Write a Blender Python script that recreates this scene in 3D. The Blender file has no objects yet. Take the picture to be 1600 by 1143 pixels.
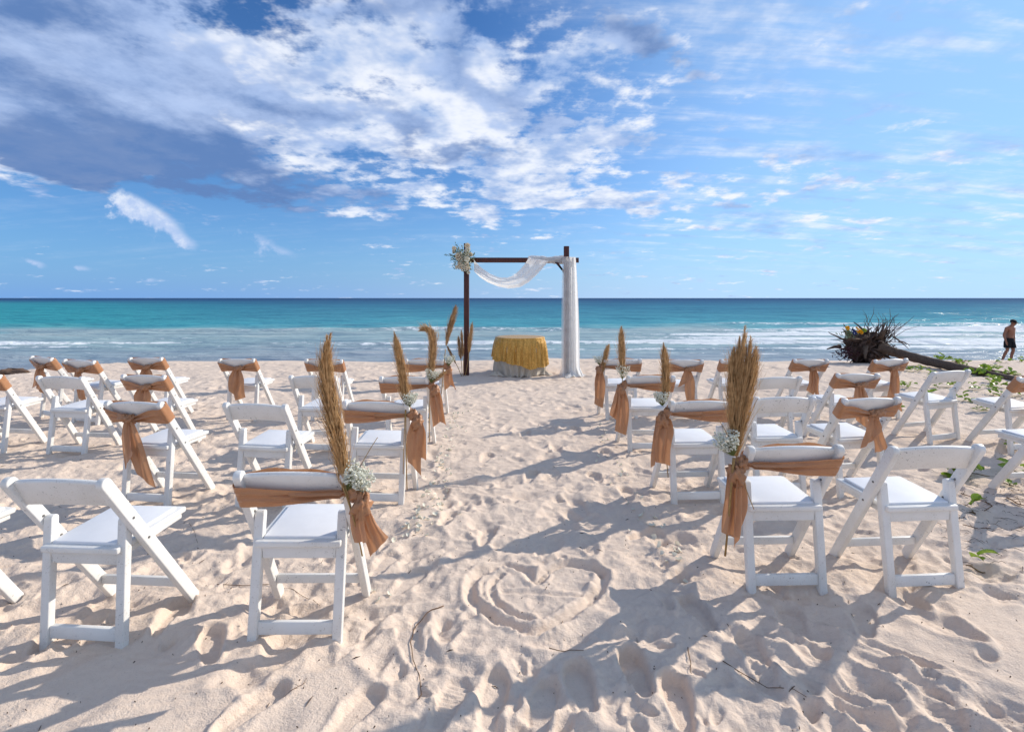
import bpy, bmesh, math, random
import numpy as np
from mathutils import Vector, Matrix

sc = bpy.context.scene
C = sc.collection
PI = math.pi
R = math.radians

# ------------------------------------------------------------------ camera
CAM_H, FPX, CU, CV = 1.5, 800.0, 800.0, 465.5
cam = bpy.data.cameras.new('camera')
cam.sensor_width = 36.0
cam.lens = 36.0 * FPX / 1600.0
cam.shift_y = -(571.5 - CV) / 1600.0
cam.clip_start = 0.05
cam.clip_end = 120000
co = bpy.data.objects.new('camera', cam)
co.location = (0, 0, CAM_H)
co.rotation_euler = (R(90), 0, 0)
C.objects.link(co)
sc.camera = co

# ------------------------------------------------------------------ sun, exposure
SUN_EL, SUN_AZ = R(29.0), R(63.0)          # azimuth measured from +Y (sea) towards +X
sd = Vector((math.sin(SUN_AZ) * math.cos(SUN_EL), math.cos(SUN_AZ) * math.cos(SUN_EL), math.sin(SUN_EL)))
sl = bpy.data.lights.new('sun', 'SUN')
sl.energy = 4.6
sl.angle = R(0.53)
sl.color = (1.0, 0.92, 0.80)
so = bpy.data.objects.new('sun', sl)
so.rotation_euler = sd.to_track_quat('Z', 'Y').to_euler()
so.location = (20, 12, 15)
C.objects.link(so)
sc.view_settings.view_transform = 'Standard'
sc.view_settings.look = 'None'
sc.view_settings.exposure = 0.06
sc.view_settings.gamma = 1.0
sc.view_settings.use_curve_mapping = False
sc.cycles.max_bounces = 6
sc.cycles.diffuse_bounces = 3
sc.cycles.glossy_bounces = 2
sc.cycles.transparent_max_bounces = 12
sc.cycles.use_denoising = True
sc.cycles.use_adaptive_sampling = True
sc.cycles.adaptive_threshold = 0.02


class NT:
    """small node-tree helper"""
    def __init__(s, tree):
        s.t = tree
        tree.nodes.clear()

    def n(s, typ, **kw):
        nd = s.t.nodes.new(typ)
        for k, v in kw.items():
            setattr(nd, k, v)
        return nd

    def link(s, a, b):
        s.t.links.new(a, b)

    def put(s, sock, v):
        if isinstance(v, bpy.types.NodeSocket):
            s.t.links.new(v, sock)
        elif isinstance(v, (tuple, list)) and len(v) == 3 and sock.type == 'RGBA':
            sock.default_value = (*v, 1)
        else:
            sock.default_value = v

    def m(s, op, a, b=0.0, c=0.0, clamp=False):
        nd = s.n('ShaderNodeMath', operation=op, use_clamp=clamp)
        for i, v in enumerate((a, b, c)):
            s.put(nd.inputs[i], v)
        return nd.outputs[0]

    def mapr(s, v, a, b, c=0.0, d=1.0, smooth=True):
        nd = s.n('ShaderNodeMapRange', interpolation_type='SMOOTHSTEP' if smooth else 'LINEAR')
        s.put(nd.inputs[0], v)
        for i, q in enumerate((a, b, c, d)):
            s.put(nd.inputs[i + 1], q)
        return nd.outputs[0]

    def mix(s, f, a, b, blend='MIX'):
        nd = s.n('ShaderNodeMix', data_type='RGBA', blend_type=blend)
        nd.clamp_factor = True
        s.put(nd.inputs[0], f)
        s.put(nd.inputs[6], a)
        s.put(nd.inputs[7], b)
        return nd.outputs[2]

    def xyz(s, x, y, z):
        nd = s.n('ShaderNodeCombineXYZ')
        for i, v in enumerate((x, y, z)):
            s.put(nd.inputs[i], v)
        return nd.outputs[0]

    def sep(s, v):
        nd = s.n('ShaderNodeSeparateXYZ')
        s.put(nd.inputs[0], v)
        return nd.outputs

    def noise(s, vec, scale, detail=4.0, rough=0.55, dist=0.0, color=False):
        nd = s.n('ShaderNodeTexNoise')
        if vec is not None:
            s.put(nd.inputs['Vector'], vec)
        nd.inputs['Scale'].default_value = scale
        nd.inputs['Detail'].default_value = detail
        nd.inputs['Roughness'].default_value = rough
        nd.inputs['Distortion'].default_value = dist
        return nd.outputs[1 if color else 0]


# ------------------------------------------------------------------ world: sky and clouds
def build_world():
    w = bpy.data.worlds.new('World')
    sc.world = w
    w.use_nodes = True
    w.cycles.sampling_method = 'MANUAL'
    w.cycles.sample_map_resolution = 512
    k = NT(w.node_tree)
    out = k.n('ShaderNodeOutputWorld')
    bg = k.n('ShaderNodeBackground')
    k.link(bg.outputs[0], out.inputs[0])
    bg.inputs[1].default_value = 0.113
    sky = k.n('ShaderNodeTexSky', sky_type='NISHITA')
    sky.sun_disc = False
    sky.sun_elevation = SUN_EL
    sky.sun_rotation = SUN_AZ
    sky.altitude = 0
    sky.air_density = 1.0
    sky.dust_density = 0.2
    sky.ozone_density = 2.2
    def noise2(vec, scale, detail, rough=0.56, dist=0.0):
        nd = k.n('ShaderNodeTexNoise', noise_dimensions='2D')
        k.put(nd.inputs['Vector'], vec)
        nd.inputs['Scale'].default_value = scale
        nd.inputs['Detail'].default_value = detail
        nd.inputs['Roughness'].default_value = rough
        nd.inputs['Distortion'].default_value = dist
        return nd.outputs[0]
    tc = k.n('ShaderNodeTexCoord')
    d = tc.outputs['Generated']
    X, Y, Z = k.sep(d)
    yy = k.m('MAXIMUM', Y, 0.04)
    a = k.m('DIVIDE', X, yy)
    zz = k.m('MAXIMUM', Z, 0.0)
    b = k.m('DIVIDE', zz, yy)
    # clear air: Nishita plus the pale sea haze towards the sun's side
    base = k.mix(1.0, sky.outputs[0], (0.42, 0.74, 1.12), 'MULTIPLY')
    hazec = k.mix(k.mapr(X, -0.75, 0.75), (1.6, 3.4, 7.0), (4.9, 6.4, 8.4))
    base = k.mix(k.m('MULTIPLY', k.m('POWER', 2.718, k.m('MULTIPLY', zz, -10.0)), 0.92), base, hazec)
    base = k.mix(k.mapr(X, -0.10, 0.60, 0.0, 0.62), base, (3.9, 6.4, 9.7))
    # cloud layer coordinates (perspective of a high flat layer)
    zc = k.m('ADD', zz, 0.16)
    q = k.xyz(k.m('DIVIDE', X, zc), k.m('DIVIDE', Y, zc), 0.0)
    wa = k.m('MULTIPLY_ADD', k.m('SUBTRACT', noise2(q, 1.6, 2), 0.5), 0.34, a)
    wb = k.m('MULTIPLY_ADD', k.m('SUBTRACT', noise2(k.xyz(k.m('DIVIDE', Y, zc), k.m('DIVIDE', X, zc), 0.0), 1.9, 2), 0.5), 0.20, b)

    wab = k.xyz(wa, wb, 0.0)

    def blob(u, v, ru, rv, rot=0.0, vec=wab):
        mp = k.n('ShaderNodeMapping', vector_type='TEXTURE')
        mp.inputs['Location'].default_value = ((u - 800) / 800, (465 - v) / 800, 0)
        mp.inputs['Rotation'].default_value = (0, 0, R(rot))
        mp.inputs['Scale'].default_value = (ru / 800, rv / 800, 1)
        k.put(mp.inputs['Vector'], vec)
        dp = k.n('ShaderNodeVectorMath', operation='DOT_PRODUCT')
        k.link(mp.outputs[0], dp.inputs[0])
        k.link(mp.outputs[0], dp.inputs[1])
        return k.m('POWER', 0.3679, dp.outputs['Value'])

    def total(lst):
        acc = None
        for (wt, *p) in lst:
            acc = k.m('MULTIPLY_ADD', blob(*p), wt, 0.0 if acc is None else acc)
        return acc
    # the masses of broken cloud seen over the sea
    mass = total([(1.3, 60, 160, 330, 125, -6), (0.80, 420, 130, 320, 120, -18), (0.85, 720, 150, 330, 150, -16),
                  (0.55, 760, 300, 260, 42, -4), (0.45, 980, 60, 190, 110, -30), (0.50, 1080, 300, 300, 26, 3),
                  (0.55, 1400, 252, 300, 26, 5), (0.22, 1330, 20, 420, 50, 0), (0.35, 1330, 345, 190, 14, 0)])
    gap = total([(0.55, 240, 20, 80, 28, 0), (0.45, 545, 165, 100, 26, -8), (0.35, 430, 240, 120, 18, -8), (0.95, 250, 340, 460, 48, 0), (0.5, 640, 265, 90, 20, -10),
                 (0.40, 1250, 150, 240, 90, 0)])
    n1 = noise2(q, 2.6, 6, 0.60)
    n2 = noise2(q, 8.5, 4, 0.62)
    ps = k.xyz(k.m('MULTIPLY', k.m('DIVIDE', X, zc), 0.55), k.m('MULTIPLY', k.m('DIVIDE', Y, zc), 3.2), 0.0)
    n3 = noise2(ps, 1.7, 5, 0.64)
    behind = k.mapr(Y, 0.30, -0.1, 0.0, 0.70)  # extra unseen cloud cover behind the camera, added for neutral fill light
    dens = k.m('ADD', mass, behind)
    dens = k.m('SUBTRACT', dens, gap)
    dens = k.m('MULTIPLY_ADD', k.m('SUBTRACT', n1, 0.5), 2.6, dens)
    dens = k.m('MULTIPLY_ADD', k.m('SUBTRACT', n2, 0.5), 1.6, dens)
    dens = k.m('MULTIPLY_ADD', k.m('SUBTRACT', n3, 0.5), 1.0, dens)
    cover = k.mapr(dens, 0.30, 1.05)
    # thin veils to the right
    veilmask = k.mapr(a, -0.1, 0.5, 0.10, 0.70)
    veil = k.m('MULTIPLY', k.mapr(k.m('ADD', n3, k.m('MULTIPLY', k.m('SUBTRACT', n2, 0.5), 0.25)), 0.40, 0.78), veilmask)
    low = k.mapr(b, 0.02, 0.12)
    veil = k.m('MULTIPLY', veil, low)
    # lone small cumulus and low scraps near the horizon
    ln = noise2(k.xyz(k.m('MULTIPLY', a, 24.0), k.m('MULTIPLY', b, 30.0), 0.4), 1.0, 4, 0.6)
    wa2 = k.m('MULTIPLY_ADD', k.m('SUBTRACT', ln, 0.5), 0.06, a)
    wab2 = k.xyz(wa2, b, 0.0)
    small = None
    for (wt, u, v, ru, rv, rt) in [(1.2, 192, 320, 26, 20, 0), (1.0, 222, 332, 30, 18, -20), (1.0, 258, 350, 34, 17, -30), (0.75, 292, 378, 26, 11, -30),
                                   (0.72, 398, 370, 42, 11, -22), (0.7, 435, 394, 30, 9, -4),
                                   (0.8, 58, 411, 20, 6, -15), (0.75, 125, 418, 24, 6, -6), (0.8, 232, 437, 18, 5, 0), (0.6, 1092, 438, 20, 6, 0), (0.6, 1130, 440, 18, 6, 0)]:
        small = k.m('MULTIPLY_ADD', blob(u, v, ru, rv, rt, wab2), wt, 0.0 if small is None else small)
    small = k.m('MULTIPLY_ADD', k.m('SUBTRACT', ln, 0.5), 1.3, small)
    smallc = k.mapr(small, 0.30, 1.10)
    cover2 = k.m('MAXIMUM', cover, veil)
    n4 = noise2(q, 3.6, 4, 0.58)
    sh = k.m('MULTIPLY_ADD', k.m('SUBTRACT', n2, 0.5), -0.8, k.m('MULTIPLY_ADD', k.m('SUBTRACT', n4, 0.5), 2.6, 0.18))
    ccol = k.mix(k.mapr(sh, -0.35, 0.80), (8.0, 8.3, 9.0), (2.7, 4.1, 6.9))
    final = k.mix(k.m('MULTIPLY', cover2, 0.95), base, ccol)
    # lower, thicker cumulus: grey blue undersides, paler shoulders
    cum = total([(1.45, 20, 140, 340, 95, -14), (1.30, 150, 222, 340, 46, -11), (0.95, 60, 15, 170, 50, 0), (0.80, 280, 95, 170, 70, -20), (0.75, 450, 160, 170, 48, -12),
                 (0.80, 600, 8, 200, 34, 0), (0.62, 755, 105, 130, 60, -48), (0.70, 690, 205, 160, 44, -30), (0.80, 945, 60, 180, 50, -34), (0.5, 860, 190, 120, 30, -30)])
    cd = k.m('MULTIPLY_ADD', k.m('SUBTRACT', n4, 0.5), 1.7, cum)
    cd = k.m('MULTIPLY_ADD', k.m('SUBTRACT', n2, 0.5), 1.3, cd)
    cd = k.m('MULTIPLY_ADD', k.m('SUBTRACT', n1, 0.5), 0.9, cd)
    ccov = k.mapr(cd, 0.36, 0.98)
    under = total([(1.35, 110, 232, 380, 58, -10), (0.75, 60, 12, 130, 40, 0), (0.55, 440, 165, 120, 22, -12), (0.6, 600, 20, 150, 24, 0), (0.6, 710, 220, 110, 28, -30), (0.65, 955, 70, 120, 26, -34), (0.4, 770, 100, 60, 30, -48)])
    un = k.m('MULTIPLY_ADD', k.m('SUBTRACT', n1, 0.5), -1.2, under)
    un = k.m('MULTIPLY_ADD', k.m('SUBTRACT', n2, 0.5), -0.9, un)
    cumcol = k.mix(k.mapr(un, -0.35, 0.80), (3.8, 5.0, 7.6), (1.10, 2.05, 4.35))
    final = k.mix(k.m('MULTIPLY', ccov, 0.93), final, cumcol)
    # the lone puff and the scraps low over the sea stand in front
    final = k.mix(k.m('MULTIPLY', smallc, 0.88), final, k.mix(k.mapr(k.m('ADD', k.m('MULTIPLY', b, 3.0), ln), 0.85, 1.22), (4.4, 5.5, 7.9), (7.2, 7.7, 8.7)))
    k.put(bg.inputs[0], final)


build_world()


# ------------------------------------------------------------------ materials
def principled(name, color, rough=0.6, spec=0.4, metal=0.0):
    m = bpy.data.materials.new(name)
    m.use_nodes = True
    k = NT(m.node_tree)
    out = k.n('ShaderNodeOutputMaterial')
    p = k.n('ShaderNodeBsdfPrincipled')
    k.link(p.outputs[0], out.inputs[0])
    k.put(p.inputs['Base Color'], color)
    k.put(p.inputs['Roughness'], rough)
    k.put(p.inputs['Specular IOR Level'], spec)
    k.put(p.inputs['Metallic'], metal)
    return m, k, p, out


def bump(k, p, h, strength, dist):
    b = k.n('ShaderNodeBump')
    b.inputs['Strength'].default_value = strength
    b.inputs['Distance'].default_value = dist
    k.link(h, b.inputs['Height'])
    k.link(b.outputs[0], p.inputs['Normal'])


def mat_sand():
    m, k, p, out = principled('sand', (0.5, 0.4, 0.32), 0.95, 0.15)
    g = k.n('ShaderNodeNewGeometry')
    P = g.outputs['Position']
    x, y, z = k.sep(P)
    n1 = k.noise(P, 1.1, 5, 0.6)
    n2 = k.noise(P, 240.0, 2, 0.6)
    n3 = k.noise(P, 38.0, 4, 0.65)
    col = k.mix(n1, (0.680, 0.545, 0.440), (0.740, 0.608, 0.500))
    col = k.mix(k.mapr(n3, 0.35, 0.75, 0.0, 0.45), col, (0.62, 0.485, 0.385))
    col = k.mix(k.mapr(n2, 0.62, 0.74, 0.0, 0.6), col, (0.40, 0.30, 0.22))
    col = k.mix(k.mapr(n2, 0.34, 0.22, 0.0, 0.4), col, (0.80, 0.72, 0.62))
    # tiny dark specks of shell and weed
    v = k.n('ShaderNodeTexVoronoi')
    v.inputs['Scale'].default_value = 26.0
    k.link(P, v.inputs['Vector'])
    sp = k.m('MULTIPLY', k.mapr(v.outputs['Distance'], 0.10, 0.055), k.mapr(k.noise(P, 3.0, 3, 0.6), 0.50, 0.66, 0.0, 0.75))
    col = k.mix(sp, col, (0.16, 0.11, 0.08))
    wet = k.mapr(k.m('MULTIPLY_ADD', n1, 0.25, z), -0.55, -0.85)
    col = k.mix(wet, col, (0.30, 0.27, 0.25))
    k.put(p.inputs['Base Color'], col)
    k.put(p.inputs['Roughness'], k.mapr(wet, 0, 1, 0.95, 0.22))
    k.put(p.inputs['Specular IOR Level'], k.mapr(wet, 0, 1, 0.12, 0.5))
    h = k.m('ADD', k.m('MULTIPLY', n2, 0.35), k.m('MULTIPLY', n3, 1.0))
    h = k.m('ADD', h, k.m('MULTIPLY', k.noise(P, 110.0, 3, 0.6), 0.6))
    bump(k, p, h, 0.60, 0.010)
    return m


def mat_paint():
    m, k, p, out = principled('white_paint', (0.8, 0.8, 0.8), 0.42, 0.4)
    g = k.n('ShaderNodeNewGeometry')
    P = g.outputs['Position']
    n = k.noise(P, 5.0, 5, 0.6)
    n2 = k.noise(P, 60.0, 4, 0.7)
    n3 = k.noise(P, 2.3, 3, 0.5)
    col = k.mix(k.mapr(n, 0.35, 0.75), (0.78, 0.765, 0.735), (0.69, 0.67, 0.63))
    chips = k.m('MULTIPLY', k.mapr(n2, 0.615, 0.66), k.mapr(n3, 0.50, 0.64))
    col = k.mix(k.m('MULTIPLY', chips, 0.85), col, (0.16, 0.15, 0.15))
    dirt = k.m('MULTIPLY', k.mapr(k.noise(P, 140.0, 2, 0.6), 0.60, 0.72), k.mapr(n, 0.38, 0.58, 0, 0.6))
    col = k.mix(dirt, col, (0.42, 0.36, 0.30))
    k.put(p.inputs['Base Color'], col)
    k.put(p.inputs['Roughness'], k.mapr(n, 0.3, 0.7, 0.36, 0.55))
    bump(k, p, n2, 0.12, 0.002)
    return m


def mat_cloth(name, c1, c2, rough=0.7, sheen=0.25, weave=420.0, transl=0.0):
    m, k, p, out = principled(name, c1, rough, 0.45)
    g = k.n('ShaderNodeNewGeometry')
    P = g.outputs['Position']
    n = k.noise(P, 9.0, 4, 0.6)
    col = k.mix(k.mapr(n, 0.3, 0.7), c1, c2)
    fine = k.noise(P, weave, 2, 0.5)
    col = k.mix(k.mapr(fine, 0.3, 0.7, 0, 0.25), col, (c2[0] * .6, c2[1] * .6, c2[2] * .6))
    k.put(p.inputs['Base Color'], col)
    k.put(p.inputs['Sheen Weight'], sheen)
    bump(k, p, k.m('ADD', fine, k.m('MULTIPLY', k.noise(P, 45.0, 3, 0.6), 1.2)), 0.12, 0.002)
    if transl:
        t = k.n('ShaderNodeBsdfTranslucent')
        k.put(t.inputs[0], col)
        mx = k.n('ShaderNodeMixShader')
        mx.inputs[0].default_value = transl
        k.link(p.outputs[0], mx.inputs[1])
        k.link(t.outputs[0], mx.inputs[2])
        k.link(mx.outputs[0], out.inputs[0])
    return m


def mat_sheer(name='sheer_voile', lo=0.03, hi=0.12):
    m, k, p, out = principled(name, (0.86, 0.86, 0.85), 0.8, 0.2)
    t = k.n('ShaderNodeBsdfTranslucent')
    t.inputs[0].default_value = (0.88, 0.88, 0.87, 1)
    tr = k.n('ShaderNodeBsdfTransparent')
    m1 = k.n('ShaderNodeMixShader')
    m1.inputs[0].default_value = 0.45
    k.link(p.outputs[0], m1.inputs[1])
    k.link(t.outputs[0], m1.inputs[2])
    m2 = k.n('ShaderNodeMixShader')
    g = k.n('ShaderNodeNewGeometry')
    f = k.mapr(k.noise(g.outputs['Position'], 7.0, 3, 0.5), 0.3, 0.7, lo, hi)
    k.put(m2.inputs[0], f)
    k.link(m1.outputs[0], m2.inputs[1])
    k.link(tr.outputs[0], m2.inputs[2])
    k.link(m2.outputs[0], out.inputs[0])
    return m


def mat_noise(name, c1, c2, scale, rough=0.7, spec=0.3, bs=0.0, bd=0.01, stretch=(1, 1, 1), transl=0.0, detail=5):
    m, k, p, out = principled(name, c1, rough, spec)
    tcn = k.n('ShaderNodeTexCoord')
    mp = k.n('ShaderNodeMapping')
    k.link(tcn.outputs['Object'], mp.inputs[0])
    mp.inputs['Scale'].default_value = stretch
    n = k.noise(mp.outputs[0], scale, detail, 0.65)
    col = k.mix(k.mapr(n, 0.32, 0.68), c1, c2)
    k.put(p.inputs['Base Color'], col)
    if bs:
        bump(k, p, n, bs, bd)
    if transl:
        t = k.n('ShaderNodeBsdfTranslucent')
        k.put(t.inputs[0], col)
        mx = k.n('ShaderNodeMixShader')
        mx.inputs[0].default_value = transl
        k.link(p.outputs[0], mx.inputs[1])
        k.link(t.outputs[0], mx.inputs[2])
        k.link(mx.outputs[0], out.inputs[0])
    return m


def mat_sequin():
    m, k, p, out = principled('gold_sequin', (0.6, 0.38, 0.08), 0.38, 0.5, 0.35)
    g = k.n('ShaderNodeNewGeometry')
    P = g.outputs['Position']
    v = k.n('ShaderNodeTexVoronoi')
    v.inputs['Scale'].default_value = 95.0
    k.link(P, v.inputs['Vector'])
    hsv = k.sep(v.outputs['Color'])
    col = k.mix(hsv[0], (0.40, 0.190, 0.030), (0.80, 0.470, 0.115))
    n = k.noise(k.xyz(k.m('MULTIPLY', k.sep(P)[0], 30.0), k.m('MULTIPLY', k.sep(P)[1], 30.0), k.m('MULTIPLY', k.sep(P)[2], 4.0)), 1.0, 4, 0.6)
    col = k.mix(k.mapr(n, 0.42, 0.7, 0, 0.6), col, (0.33, 0.17, 0.02))
    k.put(p.inputs['Base Color'], col)
    bump(k, p, hsv[1], 0.6, 0.006)
    return m


def mat_sea():
    m, k, p, out = principled('sea_water', (0.05, 0.3, 0.35), 0.16, 0.22)
    g = k.n('ShaderNodeNewGeometry')
    P = g.outputs['Position']
    x, y, z = k.sep(P)
    ly = k.m('LOGARITHM', k.m('MAXIMUM', y, 5.0), 10.0)
    # large slow patches of sand bottom and reef, stretched along the shore
    pn = k.noise(k.xyz(k.m('MULTIPLY', k.m('DIVIDE', x, y), 2.2), k.m('MULTIPLY', ly, 5.5), 0.0), 1.0, 5, 0.6, 0.4)
    ly2 = k.m('MULTIPLY_ADD', k.m('SUBTRACT', pn, 0.5), 0.42, ly)
    ramp = k.n('ShaderNodeValToRGB')
    k.put(ramp.inputs[0], k.m('DIVIDE', k.m('SUBTRACT', ly2, 1.3), 2.2))
    el = ramp.color_ramp.elements
    stops = [(0.0, (0.33, 0.37, 0.41)), (0.06, (0.30, 0.38, 0.42)), (0.10, (0.31, 0.43, 0.45)), (0.15, (0.36, 0.46, 0.47)), (0.178, (0.19, 0.42, 0.46)), (0.21, (0.075, 0.335, 0.405)),
             (0.27, (0.062, 0.270, 0.350)), (0.40, (0.040, 0.205, 0.300)), (0.54, (0.028, 0.138, 0.240)), (0.70, (0.018, 0.082, 0.185)), (1.0, (0.022, 0.062, 0.148))]
    el[0].position, el[0].color = stops[0][0], (*stops[0][1], 1)
    el[1].position, el[1].color = stops[-1][0], (*stops[-1][1], 1)
    for pos, c in stops[1:-1]:
        e = el.new(pos)
        e.color = (*c, 1)
    col = ramp.outputs[0]
    # pale lagoon water over sand towards -x
    teal = k.m('MULTIPLY', k.mapr(k.m('DIVIDE', x, y), -0.35, -0.95), k.mapr(ly2, 2.85, 2.2))
    teal = k.m('MULTIPLY', teal, k.mapr(ly, 1.62, 1.75))
    col = k.mix(k.m('MULTIPLY', teal, 0.75), col, (0.030, 0.330, 0.350))
    # wind streaks
    st = k.noise(k.xyz(k.m('MULTIPLY', x, 0.10), k.m('MULTIPLY', y, 0.42), 0.0), 1.0, 6, 0.68, 0.3)
    col = k.mix(k.mapr(st, 0.46, 0.72, 0, 0.55), col, k.mix(1.0, col, (0.42, 0.52, 0.62), 'MULTIPLY'))
    st2 = k.noise(k.xyz(k.m('MULTIPLY', k.m('DIVIDE', x, y), 7.0), k.m('MULTIPLY', ly, 46.0), 2.0), 1.0, 5, 0.66, 0.4)
    col = k.mix(k.mapr(st2, 0.42, 0.70, 0, 0.75), col, k.mix(1.0, col, (0.50, 0.60, 0.72), 'MULTIPLY'))
    col = k.mix(k.mapr(st2, 0.46, 0.28, 0, 0.35), col, k.mix(1.0, col, (1.7, 1.35, 1.2), 'MULTIPLY'))
    # foam
    at = k.n('ShaderNodeAttribute', attribute_name='foam')
    fm = at.outputs['Fac']
    lace = k.noise(k.xyz(k.m('MULTIPLY', x, 0.9), k.m('MULTIPLY', y, 1.5), k.m('MULTIPLY', z, 2.0)), 1.2, 8, 0.70, 0.8)
    ff = k.mapr(k.m('ADD', fm, k.m('MULTIPLY', k.m('SUBTRACT', lace, 0.5), 1.5)), 0.36, 0.62)
    ff = k.m('MULTIPLY', ff, k.mapr(fm, 0.02, 0.15))
    col = k.mix(k.m('MULTIPLY', ff, 0.94), col, (0.80, 0.83, 0.84))
    k.put(p.inputs['Base Color'], col)
    # wave slopes keep the mean mirror reflection of a choppy sea low
    df = k.n('ShaderNodeBsdfDiffuse')
    k.put(df.inputs[0], col)
    gl = k.n('ShaderNodeBsdfGlossy')
    gl.inputs['Roughness'].default_value = 0.22
    mx = k.n('ShaderNodeMixShader')
    k.put(mx.inputs[0], k.mapr(ff, 0, 1, 0.11, 0.02))
    k.link(df.outputs[0], mx.inputs[1])
    k.link(gl.outputs[0], mx.inputs[2])
    k.link(mx.outputs[0], out.inputs[0])
    b1 = k.noise(k.xyz(k.m('MULTIPLY', x, 0.5), y, 0.0), 0.9, 7, 0.62, 0.5)
    b2 = k.noise(k.xyz(k.m('MULTIPLY', x, 0.5), y, 0.0), 0.12, 4, 0.6, 0.3)
    bp = k.n('ShaderNodeBump')
    bp.inputs['Strength'].default_value = 0.8
    bp.inputs['Distance'].default_value = 0.40
    k.put(bp.inputs['Height'], k.m('ADD', b1, k.m('MULTIPLY', b2, 4.0)))
    k.link(bp.outputs[0], gl.inputs['Normal'])
    k.link(bp.outputs[0], df.inputs['Normal'])
    return m


M = {}
M['sand'] = mat_sand()
M['white'] = mat_paint()
M['pad'] = mat_noise('white_vinyl_pad', (0.80, 0.80, 0.81), (0.76, 0.76, 0.77), 8.0, 0.5, 0.35, 0.08, 0.002)
M['metal'] = mat_noise('screw_metal', (0.20, 0.19, 0.18), (0.10, 0.09, 0.085), 60.0, 0.5, 0.5)
M['sash'] = mat_cloth('copper_taffeta', (0.585, 0.292, 0.146), (0.520, 0.250, 0.120), 0.36, 0.15, 420.0, 0.25)
M['pampas'] = mat_noise('pampas_plume', (0.66, 0.43, 0.215), (0.40, 0.235, 0.105), 40.0, 0.85, 0.1, transl=0.30)
M['pampas_grey'] = mat_noise('dry_plume', (0.50, 0.32, 0.17), (0.34, 0.20, 0.10), 22.0, 0.85, 0.1, transl=0.30)
M['reed'] = mat_noise('reed_stem', (0.42, 0.27, 0.10), (0.30, 0.17, 0.06), 20.0, 0.6, 0.3)
M['bloom'] = mat_noise('baby_breath_bloom', (0.84, 0.83, 0.74), (0.74, 0.74, 0.60), 90.0, 0.8, 0.2, transl=0.25)
M['greenstem'] = mat_noise('flower_stem', (0.16, 0.20, 0.06), (0.22, 0.22, 0.09), 40.0, 0.7, 0.2)
M['wood'] = mat_noise('stained_timber', (0.085, 0.020, 0.012), (0.045, 0.012, 0.009), 9.0, 0.42, 0.4, 0.25, 0.004, (6, 6, 0.6))
M['sheer'] = mat_sheer()
M['thin'] = mat_sheer('thin_voile', 0.50, 0.62)
M['linen'] = mat_cloth('ivory_linen', (0.70, 0.63, 0.53), (0.62, 0.55, 0.45), 0.85, 0.1, 380.0, 0.15)
M['gold'] = mat_sequin()
M['petal'] = mat_noise('white_petal', (0.82, 0.80, 0.72), (0.76, 0.72, 0.55), 25.0, 0.6, 0.3, transl=0.2)
M['rose'] = mat_noise('cream_rose', (0.78, 0.70, 0.55), (0.70, 0.58, 0.42), 30.0, 0.7, 0.2, transl=0.2)
M['sage'] = mat_noise('sage_leaf', (0.10, 0.16, 0.08), (0.19, 0.24, 0.15), 20.0, 0.6, 0.3, transl=0.2)
M['vine'] = mat_noise('vine_leaf', (0.13, 0.25, 0.025), (0.30, 0.40, 0.05), 11.0, 0.42, 0.45, transl=0.30)
M['vinestem'] = mat_noise('vine_runner', (0.16, 0.10, 0.05), (0.10, 0.07, 0.035), 20.0, 0.8, 0.2)
M['drift'] = mat_noise('driftwood_root', (0.125, 0.080, 0.062), (0.050, 0.032, 0.026), 16.0, 0.85, 0.2, 0.8, 0.02)
M['bark'] = mat_noise('palm_bark', (0.19, 0.135, 0.10), (0.085, 0.060, 0.048), 10.0, 0.9, 0.15, 0.9, 0.02, (3, 3, 8))
M['twig'] = mat_noise('dry_twig', (0.22, 0.125, 0.065), (0.12, 0.066, 0.035), 30.0, 0.85, 0.2)
M['speck'] = mat_noise('dark_litter', (0.13, 0.085, 0.055), (0.06, 0.04, 0.03), 30.0, 0.9, 0.1)
M['skin'] = mat_noise('tanned_skin', (0.37, 0.165, 0.095), (0.31, 0.13, 0.072), 9.0, 0.5, 0.35)
M['black'] = mat_noise('black_fabric', (0.012, 0.012, 0.014), (0.020, 0.020, 0.022), 30.0, 0.8, 0.2)
M['hair'] = mat_noise('dark_hair', (0.03, 0.018, 0.012), (0.015, 0.010, 0.008), 60.0, 0.6, 0.3)
M['rock'] = mat_noise('brown_rock', (0.20, 0.125, 0.085), (0.11, 0.07, 0.05), 5.0, 0.85, 0.2, 0.8, 0.05)
M['yellow'] = mat_noise('yellow_petal', (0.80, 0.50, 0.02), (0.75, 0.30, 0.01), 20.0, 0.6, 0.2, transl=0.2)
M['blue'] = mat_noise('blue_petal', (0.012, 0.022, 0.12), (0.02, 0.04, 0.20), 20.0, 0.6, 0.2)
M['purple'] = mat_noise('dried_purple', (0.06, 0.016, 0.028), (0.035, 0.012, 0.02), 20.0, 0.8, 0.2)
M['sea'] = mat_sea()


# ------------------------------------------------------------------ mesh helpers
def obj(name, mesh, mat=None, parent=None):
    o = bpy.data.objects.new(name, mesh)
    C.objects.link(o)
    if mat is not None and not mesh.materials:
        mesh.materials.append(mat)
    if parent is not None:
        o.parent = parent
    return o


def tag(o, label=None, cat=None, group=None, kind=None):
    if label:
        o['label'] = label
    if cat:
        o['category'] = cat
    if group:
        o['group'] = group
    if kind:
        o['kind'] = kind
    return o


def empty(name, loc=(0, 0, 0), rz=0.0):
    e = bpy.data.objects.new(name, None)
    e.empty_display_size = 0.1
    e.location = loc
    e.rotation_euler = (0, 0, rz)
    C.objects.link(e)
    return e


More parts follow.
